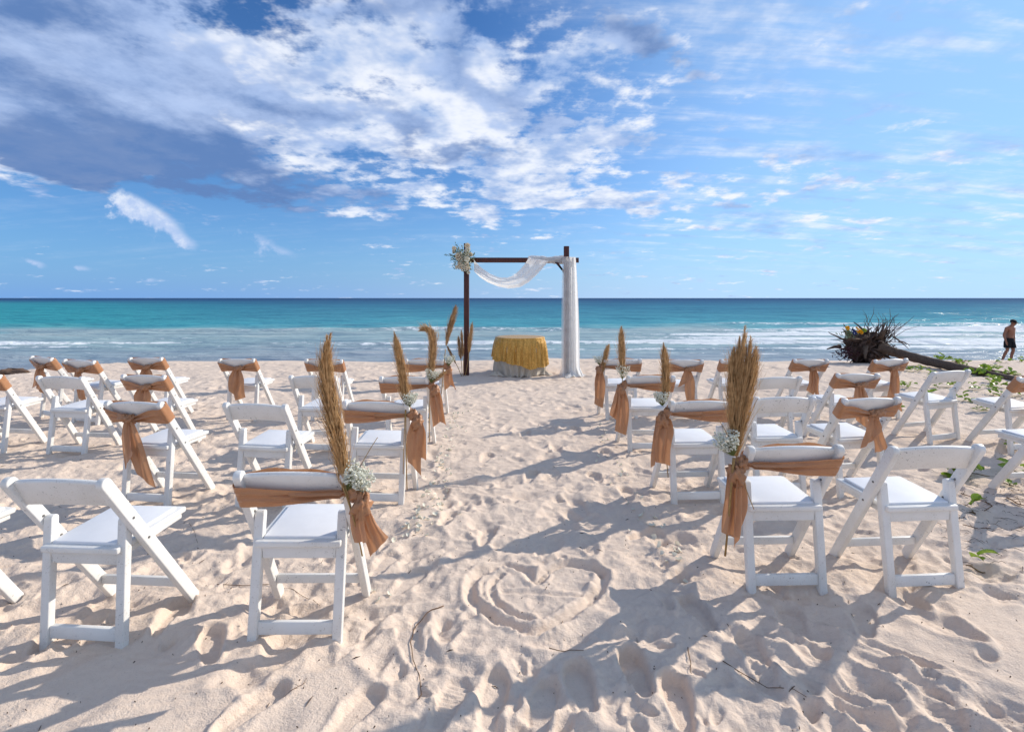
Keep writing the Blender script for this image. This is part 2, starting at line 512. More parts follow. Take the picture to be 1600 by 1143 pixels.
class MB:
    def __init__(s):
        s.v, s.f = [], []

    def add(s, verts, faces):
        o = len(s.v)
        s.v.extend([tuple(map(float, p)) for p in verts])
        s.f.extend([tuple(i + o for i in f) for f in faces])

    def grid(s, G, closed_u=False, closed_v=False):
        G = np.asarray(G)
        nu, nv = G.shape[:2]
        F = []
        for i in range(nu - (0 if closed_u else 1)):
            for j in range(nv - (0 if closed_v else 1)):
                a, b = i, (i + 1) % nu
                c, d = j, (j + 1) % nv
                F.append((a * nv + c, b * nv + c, b * nv + d, a * nv + d))
        s.add(G.reshape(-1, 3), F)

    def tube(s, pts, rad, n=8, cap=True, squash=None):
        pts = [Vector(p) for p in pts]
        rings = []
        up = Vector((0, 0, 1))
        for i, p in enumerate(pts):
            t = (pts[min(i + 1, len(pts) - 1)] - pts[max(i - 1, 0)])
            if t.length < 1e-9:
                t = Vector((0, 0, 1))
            t.normalize()
            ref = up if abs(t.z) < 0.9 else Vector((0, 1, 0))
            u = t.cross(ref).normalized()
            w = u.cross(t).normalized()
            r = rad[i] if hasattr(rad, '__len__') else rad
            q = squash if squash else 1.0
            rings.append([p + u * (math.cos(2 * PI * j / n) * r) + w * (math.sin(2 * PI * j / n) * r * q) for j in range(n)])
        o = len(s.v)
        for rg in rings:
            s.v.extend([tuple(p) for p in rg])
        for i in range(len(rings) - 1):
            for j in range(n):
                k2 = (j + 1) % n
                s.f.append((o + i * n + j, o + i * n + k2, o + (i + 1) * n + k2, o + (i + 1) * n + j))
        if cap:
            s.f.append(tuple(o + j for j in reversed(range(n))))
            s.f.append(tuple(o + (len(rings) - 1) * n + j for j in range(n)))

    def mesh(s, name, smooth=True):
        m = bpy.data.meshes.new(name)
        m.from_pydata(s.v, [], s.f)
        m.update()
        if smooth:
            m.polygons.foreach_set('use_smooth', [True] * len(m.polygons))
        return m

    def build(s, name, mat, parent=None, smooth=True):
        return obj(name, s.mesh(name, smooth), mat, parent)


def beveled(name, corners8, bevel=0.005, seg=2, mat=None, parent=None):
    """hexahedron from 8 corners (bottom 4 ccw, top 4 ccw) with rounded edges"""
    bm = bmesh.new()
    vs = [bm.verts.new(c) for c in corners8]
    for f in ((3, 2, 1, 0), (4, 5, 6, 7), (0, 1, 5, 4), (1, 2, 6, 5), (2, 3, 7, 6), (3, 0, 4, 7)):
        bm.faces.new([vs[i] for i in f])
    bmesh.ops.recalc_face_normals(bm, faces=bm.faces)
    if bevel:
        bmesh.ops.bevel(bm, geom=list(bm.edges), offset=bevel, segments=seg, profile=0.5, affect='EDGES')
    m = bpy.data.meshes.new(name)
    bm.to_mesh(m)
    bm.free()
    m.polygons.foreach_set('use_smooth', [True] * len(m.polygons))
    try:
        m.set_sharp_from_angle(angle=R(50))
    except Exception:
        pass
    return obj(name, m, mat, parent)


def bar(name, p0, p1, wx, wt, bevel, mat, parent):
    """box bar from p0 to p1: width wx along x, thickness wt across"""
    p0, p1 = Vector(p0), Vector(p1)
    t = (p1 - p0).normalized()
    u = Vector((1, 0, 0))
    if abs(t.x) > 0.9:
        u = Vector((0, 1, 0))
    w = t.cross(u).normalized()
    a, b = u * wx / 2, w * wt / 2
    c = [p0 - a - b, p0 + a - b, p0 + a + b, p0 - a + b, p1 - a - b, p1 + a - b, p1 + a + b, p1 - a + b]
    return beveled(name, c, bevel, 2, mat, parent)


def gp(u, v, z=0.0):
    """ground point under a photo pixel"""
    dd = (CAM_H - z) * FPX / (v - CV)
    return ((u - CU) / FPX * dd, dd)


def at(u, v, dd):
    return Vector(((u - CU) / FPX * dd, dd, CAM_H - (v - CV) / FPX * dd))


# ------------------------------------------------------------------ numpy noise
_PT = {}


def perlin(x, y, seed=0):
    if seed not in _PT:
        rs = np.random.RandomState(seed)
        ang = rs.rand(256 * 256) * 2 * PI
        _PT[seed] = (np.cos(ang).reshape(256, 256), np.sin(ang).reshape(256, 256))
    gx, gy = _PT[seed]
    xi, yi = np.floor(x).astype(np.int64), np.floor(y).astype(np.int64)
    xf, yf = x - xi, y - yi
    u, v = xf * xf * xf * (xf * (xf * 6 - 15) + 10), yf * yf * yf * (yf * (yf * 6 - 15) + 10)

    def g(ix, iy, dx, dy):
        a, b = ix & 255, iy & 255
        return gx[a, b] * dx + gy[a, b] * dy
    n00 = g(xi, yi, xf, yf)
    n10 = g(xi + 1, yi, xf - 1, yf)
    n01 = g(xi, yi + 1, xf, yf - 1)
    n11 = g(xi + 1, yi + 1, xf - 1, yf - 1)
    return (n00 * (1 - u) + n10 * u) * (1 - v) + (n01 * (1 - u) + n11 * u) * v


def fbm(x, y, octv, seed=0, gain=0.5):
    a, s, f = 1.0, 0.0, 1.0
    for i in range(octv):
        s = s + a * perlin(x * f, y * f, seed + i)
        a *= gain
        f *= 2.03
    return s


def sstep(a, b, x):
    t = np.clip((x - a) / (b - a), 0, 1)
    return t * t * (3 - 2 * t)


def base_z(x, y):
    x = np.asarray(x, float)
    y = np.asarray(y, float)
    left = sstep(-8.2, -11.5, x)
    yc = 12.3 - 2.1 * left + 0.25 * np.sin(x * 0.55 + 0.6) + 0.10 * np.sin(x * 1.9)
    t = y - yc
    slope = 0.128 + 0.05 * left
    z = -slope * (np.sqrt(t * t + 0.30) + t) * 0.5
    z = z + 0.030 * np.sin(x * 0.35 + 1.0) * np.cos(y * 0.45)
    z = z + 0.05 * sstep(1.2, 3.0, x) * sstep(3.6, 2.2, y)
    return np.maximum(z, -2.6)


def bz(x, y):
    return float(base_z(x, y))


# ------------------------------------------------------------------ sand
def build_sand():
    rng = np.random.RandomState(11)
    y0, y1, ny, nx = 0.9, 27.0, 900, 1000
    yr = y0 * (y1 / y0) ** (np.arange(ny) / (ny - 1))
    hw = 1.28 * yr + 0.9
    sx = np.linspace(-1, 1, nx)
    Xg = hw[:, None] * sx[None, :]
    Yg = np.repeat(yr[:, None], nx, 1)
    base = base_z(Xg, Yg)
    H = np.zeros_like(Xg)
    # smooth, hardly walked on areas
    smooth = sstep(2.28, 2.08, Yg + 0.12 * perlin(Xg * 1.5, Yg * 1.5, 90)) * sstep(-0.35, -0.7, Xg)
    sm2 = sstep(2.62, 2.42, Yg + 0.1 * perlin(Xg * 1.5, Yg * 1.5, 91)) * sstep(1.25, 1.6, Xg - (2.3 - Yg) * 0.9)
    sm3 = sstep(8.6, 10.0, Yg) * sstep(-1.5, -2.2, np.abs(Xg - 0.2) * -1) * 0.0
    quiet = np.clip(smooth * 0.85 + sm2 * 0.85 + sm3, 0, 0.92)
    rough = 1 - quiet
    H += 0.030 * fbm(Xg * 0.9, Yg * 0.9, 3, 1)
    H += 0.014 * fbm(Xg * 2.6, Yg * 3.2, 3, 20) * rough
    H += 0.0085 * fbm(Xg * 8.0, Yg * 9.0, 4, 40, 0.5) * (0.15 + 0.85 * rough)
    H += 0.0036 * fbm(Xg * 24.0, Yg * 26.0, 3, 60) * (0.2 + 0.8 * rough) * sstep(7, 4, Yg)
    # wind- and foot-pushed ridges
    r = 1 - np.abs(perlin(Xg * 3.4 + 0.3 * perlin(Xg * 5, Yg * 5, 7), Yg * 4.4, 77)) * 2.4
    H += 0.010 * np.clip(r, 0, 1) ** 2 * rough
    wx, wy = Xg + 0.10 * perlin(Xg * 2.3, Yg * 2.3, 201), Yg + 0.10 * perlin(Xg * 2.3, Yg * 2.3, 202)
    patch = sstep(-0.15, 0.25, perlin(Xg * 0.9, Yg * 0.9, 203))
    r2 = 1 - np.abs(perlin(wx * 7.5, wy * 10.0, 204)) * 2.6
    r3 = 1 - np.abs(perlin(wx * 16.0, wy * 21.0, 205)) * 2.6
    H += (0.009 * np.clip(r2, 0, 1) ** 1.6 * patch + 0.0045 * np.clip(r3, 0, 1) ** 1.5 * (1 - 0.5 * patch)) * rough
    # near the crest and beyond: gentler
    calm = sstep(12.2, 14.0, Yg)
    H *= (1 - 0.75 * calm)

    lr = math.log(y1 / y0)

    def window(cx, cy, rad):
        i0 = int(max(0, math.floor(math.log(max(cy - rad, y0) / y0) / lr * (ny - 1))))
        i1 = int(min(ny, math.ceil(math.log(max(cy + rad, y0) / y0) / lr * (ny - 1)) + 1))
        if i1 <= i0 or i0 >= ny:
            return None
        js = []
        for yy in (yr[i0], yr[min(i1, ny) - 1]):
            h = 1.28 * yy + 0.9
            js += [(cx - rad) / h, (cx + rad) / h]
        j0 = int(max(0, math.floor((min(js) + 1) / 2 * (nx - 1))))
        j1 = int(min(nx, math.ceil((max(js) + 1) / 2 * (nx - 1)) + 1))
        if j1 <= j0:
            return None
        return slice(i0, i1), slice(j0, j1)

    def stamp(cx, cy, ang, a, b, depth, rim=0.35, sharp=1.4, tread=0.0):
        w = window(cx, cy, a * 2.3)
        if w is None:
            return
        x, y = Xg[w] - cx, Yg[w] - cy
        c, s_ = math.cos(ang), math.sin(ang)
        e = (x * c + y * s_) / a
        t = (-x * s_ + y * c) / (b * (1 + 0.22 * e))
        rr = np.sqrt(e * e + t * t) + 1e-6
        rr = rr * (1 + 0.16 * perlin(x * 14 + cx * 7, y * 14 + cy * 5, 5))
        dpt = -depth * np.exp(-(rr ** (2 * sharp)))
        push = 1 + 0.8 * np.clip(-e, -1, 1)
        rm = depth * rim * push * np.exp(-((rr - 1.35) / 0.30) ** 2)
        H[w] += dpt + rm
        if tread:
            H[w] += tread * np.sin(e * a * 2 * PI / 0.026) * np.exp(-(rr / 0.85) ** 6)

    # heavy trampling of the whole seating area
    n = 0
    while n < 3200:
        yy = 1.3 + 11.2 * rng.rand() ** 1.15
        xx = rng.uniform(-1.25, 1.25) * yy + rng.uniform(-0.6, 0.6)
        i = int(np.clip(math.log(yy / y0) / lr * (ny - 1), 0, ny - 1))
        j = int(np.clip((xx / hw[i] + 1) / 2 * (nx - 1), 0, nx - 1))
        if rng.rand() < quiet[i, j] * 1.05:
            n += 1
            continue
        a = rng.uniform(0.03, 0.06) if rng.rand() < 0.3 else rng.uniform(0.075, 0.15)
        sh = rng.uniform(1.0, 2.6)
        stamp(xx, yy, rng.uniform(0, PI) if rng.rand() < 0.5 else rng.normal(PI / 2, 0.5), a, a * rng.uniform(0.42, 0.75),
              rng.uniform(0.005, 0.022), rng.uniform(0.15, 0.40), sh)
        n += 1
    # clear shoe prints close to the camera (photo pixels)
    for (u, v, ang, a, b, dpt, tr) in [(700, 985, 90, .10, .055, .030, 0), (655, 968, 100, .07, .04, .025, 0), (640, 1030, 60, .1, .06, .018, 0), (1395, 1030, 140, .13, .035, .030, 0), (1290, 1062, 125, .15, .04, .030, 0),
                                       (1000, 1000, 10, .10, .06, .016, 0), (880, 1010, 0, .14, .05, .016, 0), (1075, 905, 20, .1, .06, .025, 0), (820, 775, 20, .14, .07, .025, 0), (730, 752, 0, .12, .07, .022, 0)]:
        x, y = gp(u, v)
        stamp(x, y, R(ang), a, b, dpt, 0.32, 1.9, tr)

    def shoe(cx, cy, ang, depth, size=0.29, tread=0.0):
        w = window(cx, cy, size)
        if w is None:
            return
        x, y = Xg[w] - cx, Yg[w] - cy
        x = x + 0.006 * perlin(Xg[w] * 22, Yg[w] * 22, 141)
        y = y + 0.006 * perlin(Xg[w] * 22, Yg[w] * 22, 142)
        c, s_ = math.cos(ang), math.sin(ang)
        e, t = (x * c + y * s_) / size, (-x * s_ + y * c) / size
        half = 0.145 + 0.035 * np.sin((e + 0.12) * 5.5) - 0.02 * np.clip(-e - .2, 0, 1)
        ee = np.clip(e, -0.33, 0.31)
        sd_ = (np.hypot(e - ee, t * (0.16 / np.maximum(half, .08))) - 0.16) * size
        wall = sstep(0.010, -0.010, sd_)
        toe = 1 + 0.35 * np.clip(e * 2, -1, 1)
        H[w] = H[w] * (1 - 0.75 * wall) - depth * toe * wall
        rim = np.exp(-((sd_ - 0.022) / 0.016) ** 2) * (0.5 + 0.7 * perlin(Xg[w] * 12, Yg[w] * 12, 143))
        H[w] += depth * 0.45 * rim * (1 + 0.5 * np.clip(-e * 2, -1, 1))
        H[w] += depth * 0.20 * np.clip(perlin(Xg[w] * 55, Yg[w] * 55, 144), 0, 1) * np.exp(-((sd_ - 0.01) / 0.03) ** 2)
        if tread:
            H[w] += tread * np.sin(e * size * 2 * PI / 0.024) * wall
    for (u, v, an, dp_, tr) in [(995, 1058, 94, .034, 0), (908, 1078, 97, .026, 0), (770, 1090, 82, .030, 0), (848, 1104, 80, .028, 0), (1180, 1028, 88, .020, .0032), (702, 1100, 74, .020, .0032),
                                (556, 1112, 68, .030, 0), (398, 1105, 60, .030, 0), (1478, 1122, 70, .018, .003), (760, 838, 84, .024, 0), (1010, 838, 30, .02, 0), (700, 812, 80, .02, 0),
                                (905, 790, 100, .022, 0), (830, 742, 75, .022, 0), (930, 745, 95, .02, 0), (760, 712, 80, .02, 0), (870, 700, 100, .02, 0), (820, 675, 80, .02, 0), (900, 668, 96, .02, 0),
                                (640, 905, 65, .022, 0), (1090, 960, 100, .022, .002), (330, 1010, 120, .02, 0), (270, 965, 95, .02, .002), (1240, 975, 80, .018, .0025), (1350, 975, 60, .018, 0), (1060, 1105, 85, .026, 0),
                                (640, 1000, 110, .022, 0), (600, 880, 80, .02, 0), (690, 770, 95, .022, 0), (980, 770, 85, .022, 0), (950, 705, 110, .02, 0)]:
        x, y = gp(u, v)
        shoe(x, y, R(an), dp_, 0.29, tr)
    # the smooth lower corners keep a few faint rake lines
    rk = np.sin((Yg * 1.0 + 0.10 * np.sin(Xg * 2.0) + 0.05 * perlin(Xg * 2, Yg * 2, 3)) * 2 * PI / 0.045)
    H += 0.0014 * rk * smooth * sstep(-0.2, 0.3, perlin(Xg * 1.3, Yg * 3, 8))
    # ploughed diagonal furrows on the right of the foreground
    px, py = gp(1330, 1080)
    th = R(128)
    e = (Xg - px) * math.cos(th) + (Yg - py) * math.sin(th)
    t = -(Xg - px) * math.sin(th) + (Yg - py) * math.cos(th)
    msk = np.exp(-((t / 0.42) ** 4)) * np.exp(-((e / 0.52) ** 4)) * sstep(2.55, 2.3, Yg)
    fur = 1 - np.abs(np.sin((t + 0.05 * perlin(Xg * 3, Yg * 3, 31) + 0.03 * perlin(Xg * 8, Yg * 8, 32)) * PI / 0.155))
    H += msk * (0.034 * fur ** 1.3 - 0.010)
    H -= msk * 0.020 * np.clip(perlin(Xg * 4, Yg * 4, 35), 0, 1)

    # heart drawn in the sand
    def groove(pix, width, depth):
        pts = [np.array(gp(u, v)) for u, v in pix]
        P = []
        m_ = len(pts)
        for i in range(m_ - 1):
            p0, p1, p2, p3 = pts[max(i - 1, 0)], pts[i], pts[i + 1], pts[min(i + 2, m_ - 1)]
            for q in np.linspace(0, 1, 9)[:-1]:
                P.append(0.5 * ((2 * p1) + (-p0 + p2) * q + (2 * p0 - 5 * p1 + 4 * p2 - p3) * q * q + (-p0 + 3 * p1 - 3 * p2 + p3) * q ** 3))
        P.append(pts[-1])
        cx, cy = np.mean([p[0] for p in P]), np.mean([p[1] for p in P])
        rad = max(math.hypot(p[0] - cx, p[1] - cy) for p in P) + width * 4
        w = window(cx, cy, rad)
        x, y = Xg[w], Yg[w]
        dm = np.full(x.shape, 9.0)
        for i in range(len(P) - 1):
            ax, ay = P[i]
            dx, dy = P[i + 1][0] - ax, P[i + 1][1] - ay
            l2 = dx * dx + dy * dy + 1e-12
            q = np.clip(((x - ax) * dx + (y - ay) * dy) / l2, 0, 1)
            dm = np.minimum(dm, np.hypot(x - ax - q * dx, y - ay - q * dy))
        dm = dm * (1 + 0.22 * perlin(x * 11, y * 11, 51)) + 0.004 * perlin(x * 40, y * 40, 52)
        H[w] += -depth * np.exp(-(dm / width) ** 2.6) + depth * (0.48 + 0.5 * perlin(x * 9, y * 9, 55)) * np.exp(-((dm - width * 1.7) / (width * 0.6)) ** 2) * (1 + 0.8 * np.clip(perlin(x * 42, y * 42, 56), -1, 1))

    # flatten the patch first
    hx, hy = gp(838, 935)
    fl = np.exp(-((np.hypot((Xg - hx) / 0.42, (Yg - hy) / 0.36)) ** 4))
    H *= (1 - 0.55 * fl)
    groove([(790, 884), (752, 893), (735, 918), (742, 945), (772, 968), (808, 984), (836, 992), (872, 974), (908, 952), (936, 925), (942, 903), (922, 889), (890, 884), (856, 893), (838, 910), (822, 892), (790, 884)], 0.027, 0.023)
    groove([(783, 900), (768, 915), (772, 938), (795, 957), (830, 968)], 0.018, 0.016)
    groove([(786, 925), (840, 928), (905, 935)], 0.016, 0.010)
    lump = fl * np.clip(perlin(Xg * 45, Yg * 45, 71), 0, 1) * sstep(0.0, 0.25, perlin(Xg * 5, Yg * 5, 72))
    H += 0.012 * lump
    # clods turned up by scraping
    cl = np.clip(perlin(Xg * 38, Yg * 38, 81), 0, 1) * sstep(0.18, 0.42, perlin(Xg * 3.1, Yg * 3.1, 82)) * rough * sstep(5, 3.2, Yg)
    H += 0.010 * cl

    Zg = base + H
    verts = np.stack([Xg, Yg, Zg], -1).reshape(-1, 3).astype(np.float32)
    # outer skirt so that the ground goes on beyond the frame and behind the camera
    me = bpy.data.meshes.new('sand')
    idx = np.arange(ny * nx).reshape(ny, nx)
    quads = np.stack([idx[:-1, :-1], idx[:-1, 1:], idx[1:, 1:], idx[1:, :-1]], -1).reshape(-1, 4)
    nq = len(quads)
    me.vertices.add(len(verts))
    me.vertices.foreach_set('co', verts.ravel())
    me.loops.add(nq * 4)
    me.loops.foreach_set('vertex_index', quads.ravel().astype(np.int32))
    me.polygons.add(nq)
    me.polygons.foreach_set('loop_start', np.arange(0, nq * 4, 4, dtype=np.int32))
    me.polygons.foreach_set('loop_total', np.full(nq, 4, dtype=np.int32))
    me.polygons.foreach_set('use_smooth', np.ones(nq, dtype=bool))
    me.update(calc_edges=True)
    me.validate()
    o = obj('sand_beach', me, M['sand'])
    tag(o, kind='structure')
    # coarse sheet behind and to the sides, 6 cm lower, meeting the fine sheet underneath
    xs = np.concatenate([np.linspace(-60, -30, 8), np.linspace(-29, 29, 60), np.linspace(30, 60, 8)])
    ys = np.concatenate([np.linspace(-40, 0, 20), np.linspace(0.5, 30, 60)])
    Xc, Yc = np.meshgrid(xs, ys, indexing='ij')
    mb = MB()
    mb.grid(np.stack([Xc, Yc, base_z(Xc, Yc) - 0.10], -1))
    b = mb.build('back_beach', M['sand'])
    tag(b, kind='structure')

    def hz(x, y):
        i = int(np.clip(round(math.log(max(y, y0) / y0) / lr * (ny - 1)), 0, ny - 1))
        j = int(np.clip(round((x / hw[i] + 1) / 2 * (nx - 1)), 0, nx - 1))
        return float(Zg[i, j])
    return hz


hz = build_sand()

# ------------------------------------------------------------------ sea
SEA_Z = -1.3


def build_sea():
    ny, nx = 620, 420
    y0, ymid, y1 = 15.0, 160.0, 60000.0
    ya = y0 * (ymid / y0) ** (np.arange(ny) / ny)
    yb = ymid * (y1 / ymid) ** (np.arange(60) / 59)
    yr = np.concatenate([ya, yb])
    n = len(yr)
    hw = 1.35 * yr + 12
    sx = np.linspace(-1, 1, nx)
    X = hw[:, None] * sx[None, :]
    Y = np.repeat(yr[:, None], nx, 1)
    near = sstep(400, 60, Y)
    Z = np.zeros_like(X)
    Z += near * 0.10 * fbm(X * 0.10, Y * 0.28, 4, 5)
    foam = np.zeros_like(X)
    right = sstep(-4, 22, X)
    rsl = X / Y
    for (yc, amp, wid, hgt, fw, fs, sd_, lo) in [(26.2, 0.5, 0.55, 0.05, 0.35, 0.50, 1, .6), (28.6, 0.7, 0.7, 0.10, 0.55, 0.60, 2, .75), (31.2, 0.9, 0.9, 0.20, 0.75, 0.60, 3, 1.), (35.0, 1.1, 1.0, 0.20, 1.1, 0.75, 4, .35),
                                             (38.5, 1.2, 1.2, 0.24, 0.9, 0.70, 5, .25), (43.5, 1.6, 1.4, 0.50, 1.5, 0.85, 6, .40), (52.0, 2.0, 2.0, 0.45, 1.0, 0.55, 7, .0), (66, 3, 3.0, 0.40, 0.8, 0.0, 8, .0), (84, 4, 4.0, 0.40, 0.8, 0.0, 9, .0)]:
        line = yc + amp * fbm(X * 0.035, X * 0 + yc, 3, 100 + sd_) * 2 + 0.25 * amp * fbm(X * 0.3, X * 0 + yc, 2, 150 + sd_)
        t = (Y - line) / wid
        env = 0.55 + 0.45 * np.clip(fbm(X * 0.05, X * 0 + yc * 3, 2, 200 + sd_) * 2.2, -1, 1)
        lat = lo + (1 - lo) * sstep(-0.05, 0.75, rsl)
        prof = np.where(t < 0, np.exp(-(t / 0.55) ** 2), np.exp(-(t / 1.5) ** 2))
        Z += hgt * env * prof * (0.4 + 0.6 * lat)
        ft = (Y - line + 0.3 * wid) / fw
        foam += fs * lat * (0.15 + 1.15 * env) * np.where(ft < 0, np.exp(-(ft / 0.9) ** 2), np.exp(-(ft / 0.8) ** 2))
    zone = sstep(24.2, 26.5, Y) * sstep(48, 40, Y)
    foam += zone * (0.05 + 0.30 * sstep(0.0, 0.7, rsl)) * (0.7 + 0.9 * fbm(X * 0.10, Y * 0.5, 3, 300))
    # a few distant whitecaps
    foam = np.clip(foam, 0, 1.2)
    Z = Z + SEA_Z
    verts = np.stack([X, Y, Z], -1).reshape(-1, 3).astype(np.float32)
    idx = np.arange(n * nx).reshape(n, nx)
    quads = np.stack([idx[:-1, :-1], idx[:-1, 1:], idx[1:, 1:], idx[1:, :-1]], -1).reshape(-1, 4)
    nq = len(quads)
    me = bpy.data.meshes.new('sea')
    me.vertices.add(len(verts))
    me.vertices.foreach_set('co', verts.ravel())
    me.loops.add(nq * 4)
    me.loops.foreach_set('vertex_index', quads.ravel().astype(np.int32))
    me.polygons.add(nq)
    me.polygons.foreach_set('loop_start', np.arange(0, nq * 4, 4, dtype=np.int32))
    me.polygons.foreach_set('loop_total', np.full(nq, 4, dtype=np.int32))
    me.polygons.foreach_set('use_smooth', np.ones(nq, dtype=bool))
    me.update(calc_edges=True)
    at_ = me.attributes.new('foam', 'FLOAT', 'POINT')
    at_.data.foreach_set('value', foam.ravel().astype(np.float32))
    o = obj('sea', me, M['sea'])
    tag(o, kind='structure')


build_sea()

# ------------------------------------------------------------------ folding chairs
TY, TZ, FY = -0.085, 0.775, 0.385         # rail: top (y,z) to front foot (y, 0)
RL = math.hypot(FY - TY, TZ)
DY, DZ = (FY - TY) / RL, -TZ / RL        # unit along the rail, downwards
NY, NZ = DZ, -DY                         # normal pointing to the rear
RX, RW, RT = 0.2200, 0.034, 0.052        # rail centre x, width, thickness


def rp(s, n=0.0, x=0.0):
    """point on the back plane: s along the rail from its top, n to the rear"""
    return Vector((x, TY + DY * s + NY * n, TZ + DZ * s + NZ * n))


def make_chair():
    e = empty('folding_chair')
    W = M['white']
    for sg in (-1, 1):
        # long side rail with rounded head
        bm = bmesh.new()
        prof = []
        for j in range(9):
            a = PI * j / 8
            prof.append((-math.sin(a) * 0.026 + 0.026, math.cos(a) * RT / 2))
        prof += [(RL, -RT / 2), (RL + 0.018, RT / 2)] if False else [(RL - 0.018, -RT / 2), (RL + 0.014, RT / 2)]
        lo, hi = [], []
        for (s_, n_) in prof:
            lo.append(bm.verts.new(rp(s_, n_, sg * RX - RW / 2)))
            hi.append(bm.verts.new(rp(s_, n_, sg * RX + RW / 2)))
        bm.faces.new(lo)
        bm.faces.new(list(reversed(hi)))
        for i in range(len(lo)):
            j = (i + 1) % len(lo)
            bm.faces.new([lo[i], hi[i], hi[j], lo[j]])
        bmesh.ops.recalc_face_normals(bm, faces=bm.faces)
        ed = [x for x in bm.edges if len(x.link_faces) == 2 and x.calc_face_angle(0) > 0.7]
        bmesh.ops.bevel(bm, geom=ed, offset=0.006, segments=3, profile=0.5, affect='EDGES')
        m = bpy.data.meshes.new('side_rail')
        bm.to_mesh(m)
        bm.free()
        m.polygons.foreach_set('use_smooth', [True] * len(m.polygons))
        m.set_sharp_from_angle(angle=R(50))
        obj('side_rail', m, W, e)
        # rear leg with rounded head, leaning on the inner face of the rail
        lx = sg * (RX - RW / 2 - 0.0215)
        bm = bmesh.new()
        top = 0.565
        ytop = TY + (FY - TY) * (TZ - top + 0.02) / TZ
        prof = []
        for j in range(9):
            a = PI * j / 8
            prof.append((top - 0.018 + math.sin(a) * 0.018, -math.cos(a)))
        lo, hi = [], []
        pts = [(-0.006, -1), ] + prof + [(-0.006, 1)]
        for (z_, q) in pts:
            f = max(z_, 0) / top
            half = 0.0165 + 0.002 * f
            yc = 0.004 + ytop * f
            lo.append(bm.verts.new((lx - 0.0205, yc + q * half, z_)))
            hi.append(bm.verts.new((lx + 0.0205, yc + q * half, z_)))
        bm.faces.new(lo)
        bm.faces.new(list(reversed(hi)))
        for i in range(len(lo)):
            j = (i + 1) % len(lo)
            bm.faces.new([lo[i], hi[i], hi[j], lo[j]])
        bmesh.ops.recalc_face_normals(bm, faces=bm.faces)
        ed = [x for x in bm.edges if len(x.link_faces) == 2 and x.calc_face_angle(0) > 0.7]
        bmesh.ops.bevel(bm, geom=ed, offset=0.005, segments=3, profile=0.5, affect='EDGES')
        m = bpy.data.meshes.new('rear_leg')
        bm.to_mesh(m)
        bm.free()
        m.polygons.foreach_set('use_smooth', [True] * len(m.polygons))
        m.set_sharp_from_angle(angle=R(50))
        obj('rear_leg', m, W, e)
        # pivot screws
        for s_ in (0.245, 0.385):
            mb = MB()
            c = rp(s_, 0.0, sg * (RX + RW / 2))
            mb.tube([c - Vector((sg * 0.002, 0, 0)), c + Vector((sg * 0.0025, 0, 0))], 0.0055, 10)
            mb.build('screw', M['metal'], e)
            mb = MB()
            c = rp(s_, 0.0, sg * (RX - RW / 2))
            mb.tube([c + Vector((sg * 0.002, 0, 0)), c - Vector((sg * 0.0025, 0, 0))], 0.0055, 10)
            mb.build('screw', M['metal'], e)
    # curved back slat
    nu, nv = 25, 3
    G = []
    for i in range(nu):
        q = -1 + 2 * i / (nu - 1)
        x = q * (RX - RW / 2 + 0.004)
        bow = 0.016 * (1 - q * q)              # bowed to the rear
        s0 = 0.030 - 0.028 * (1 - q * q)
        s1 = 0.150 - 0.024 * (1 - q * q)
        loop = []
        for (s_, n_) in ((s0, -0.009), (s0 - 0.004, 0.0), (s0, 0.009), (s0 + 0.006, 0.011), (s1 - 0.006, 0.011), (s1, 0.008), (s1 + 0.002, 0.0), (s1, -0.008), (s1 - 0.006, -0.011), (s0 + 0.006, -0.011)):
            loop.append(rp(s_, n_ + bow - 0.012 + 0.14 * (s_ - 0.03), x))
        G.append(loop)
    mb = MB()
    mb.grid(np.array([[tuple(p) for p in l] for l in G]), closed_v=True)
    mb.build('backrest', W, e)
    # seat
    zr, zf = 0.432, 0.452
    yr_, yf_ = 0.004, 0.385
    wr, wf = 0.186, 0.196
    xr = RX - RW / 2 - 0.002

    def slab(name, inset, z0, z1, mat, bev):
        q = [(-wr + inset, yr_ + inset), (wr - inset, yr_ + inset), (wf - inset, yf_ - inset), (-wf + inset, yf_ - inset)]
        zz = [zr, zr, zf, zf]
        c8 = [(x, y, z + z0) for (x, y), z in zip(q, zz)] + [(x, y, z + z1) for (x, y), z in zip(q, zz)]
        return beveled(name, c8, bev, 3, mat, e)
    seat = slab('seat', 0.0, -0.012, 0.014, W, 0.006)
    pad = slab('seat_pad', 0.028, 0.012, 0.026, M['pad'], 0.006)
    pad.parent = seat
    # seat frame under the seat
    for sg in (-1, 1):
        bar('seat_frame', (sg * 0.165, 0.03, zr - 0.026), (sg * 0.168, 0.37, zf - 0.026), 0.03, 0.026, 0.004, W, e)
    beveled('apron', [(-0.160, 0.030, 0.362), (0.160, 0.030, 0.362), (0.160, 0.052, 0.362), (-0.160, 0.052, 0.362),
                      (-0.160, 0.030, 0.419), (0.160, 0.030, 0.419), (0.160, 0.052, 0.419), (-0.160, 0.052, 0.419)], 0.004, 2, W, e)
    # stretchers
    beveled('rear_stretcher', [(-0.163, 0.002, 0.045), (0.163, 0.002, 0.045), (0.163, 0.024, 0.045), (-0.163, 0.024, 0.045),
                               (-0.163, 0.006, 0.098), (0.163, 0.006, 0.098), (0.163, 0.028, 0.098), (-0.163, 0.028, 0.098)], 0.004, 2, W, e)
    s_ = RL - 0.155
    p = rp(s_)
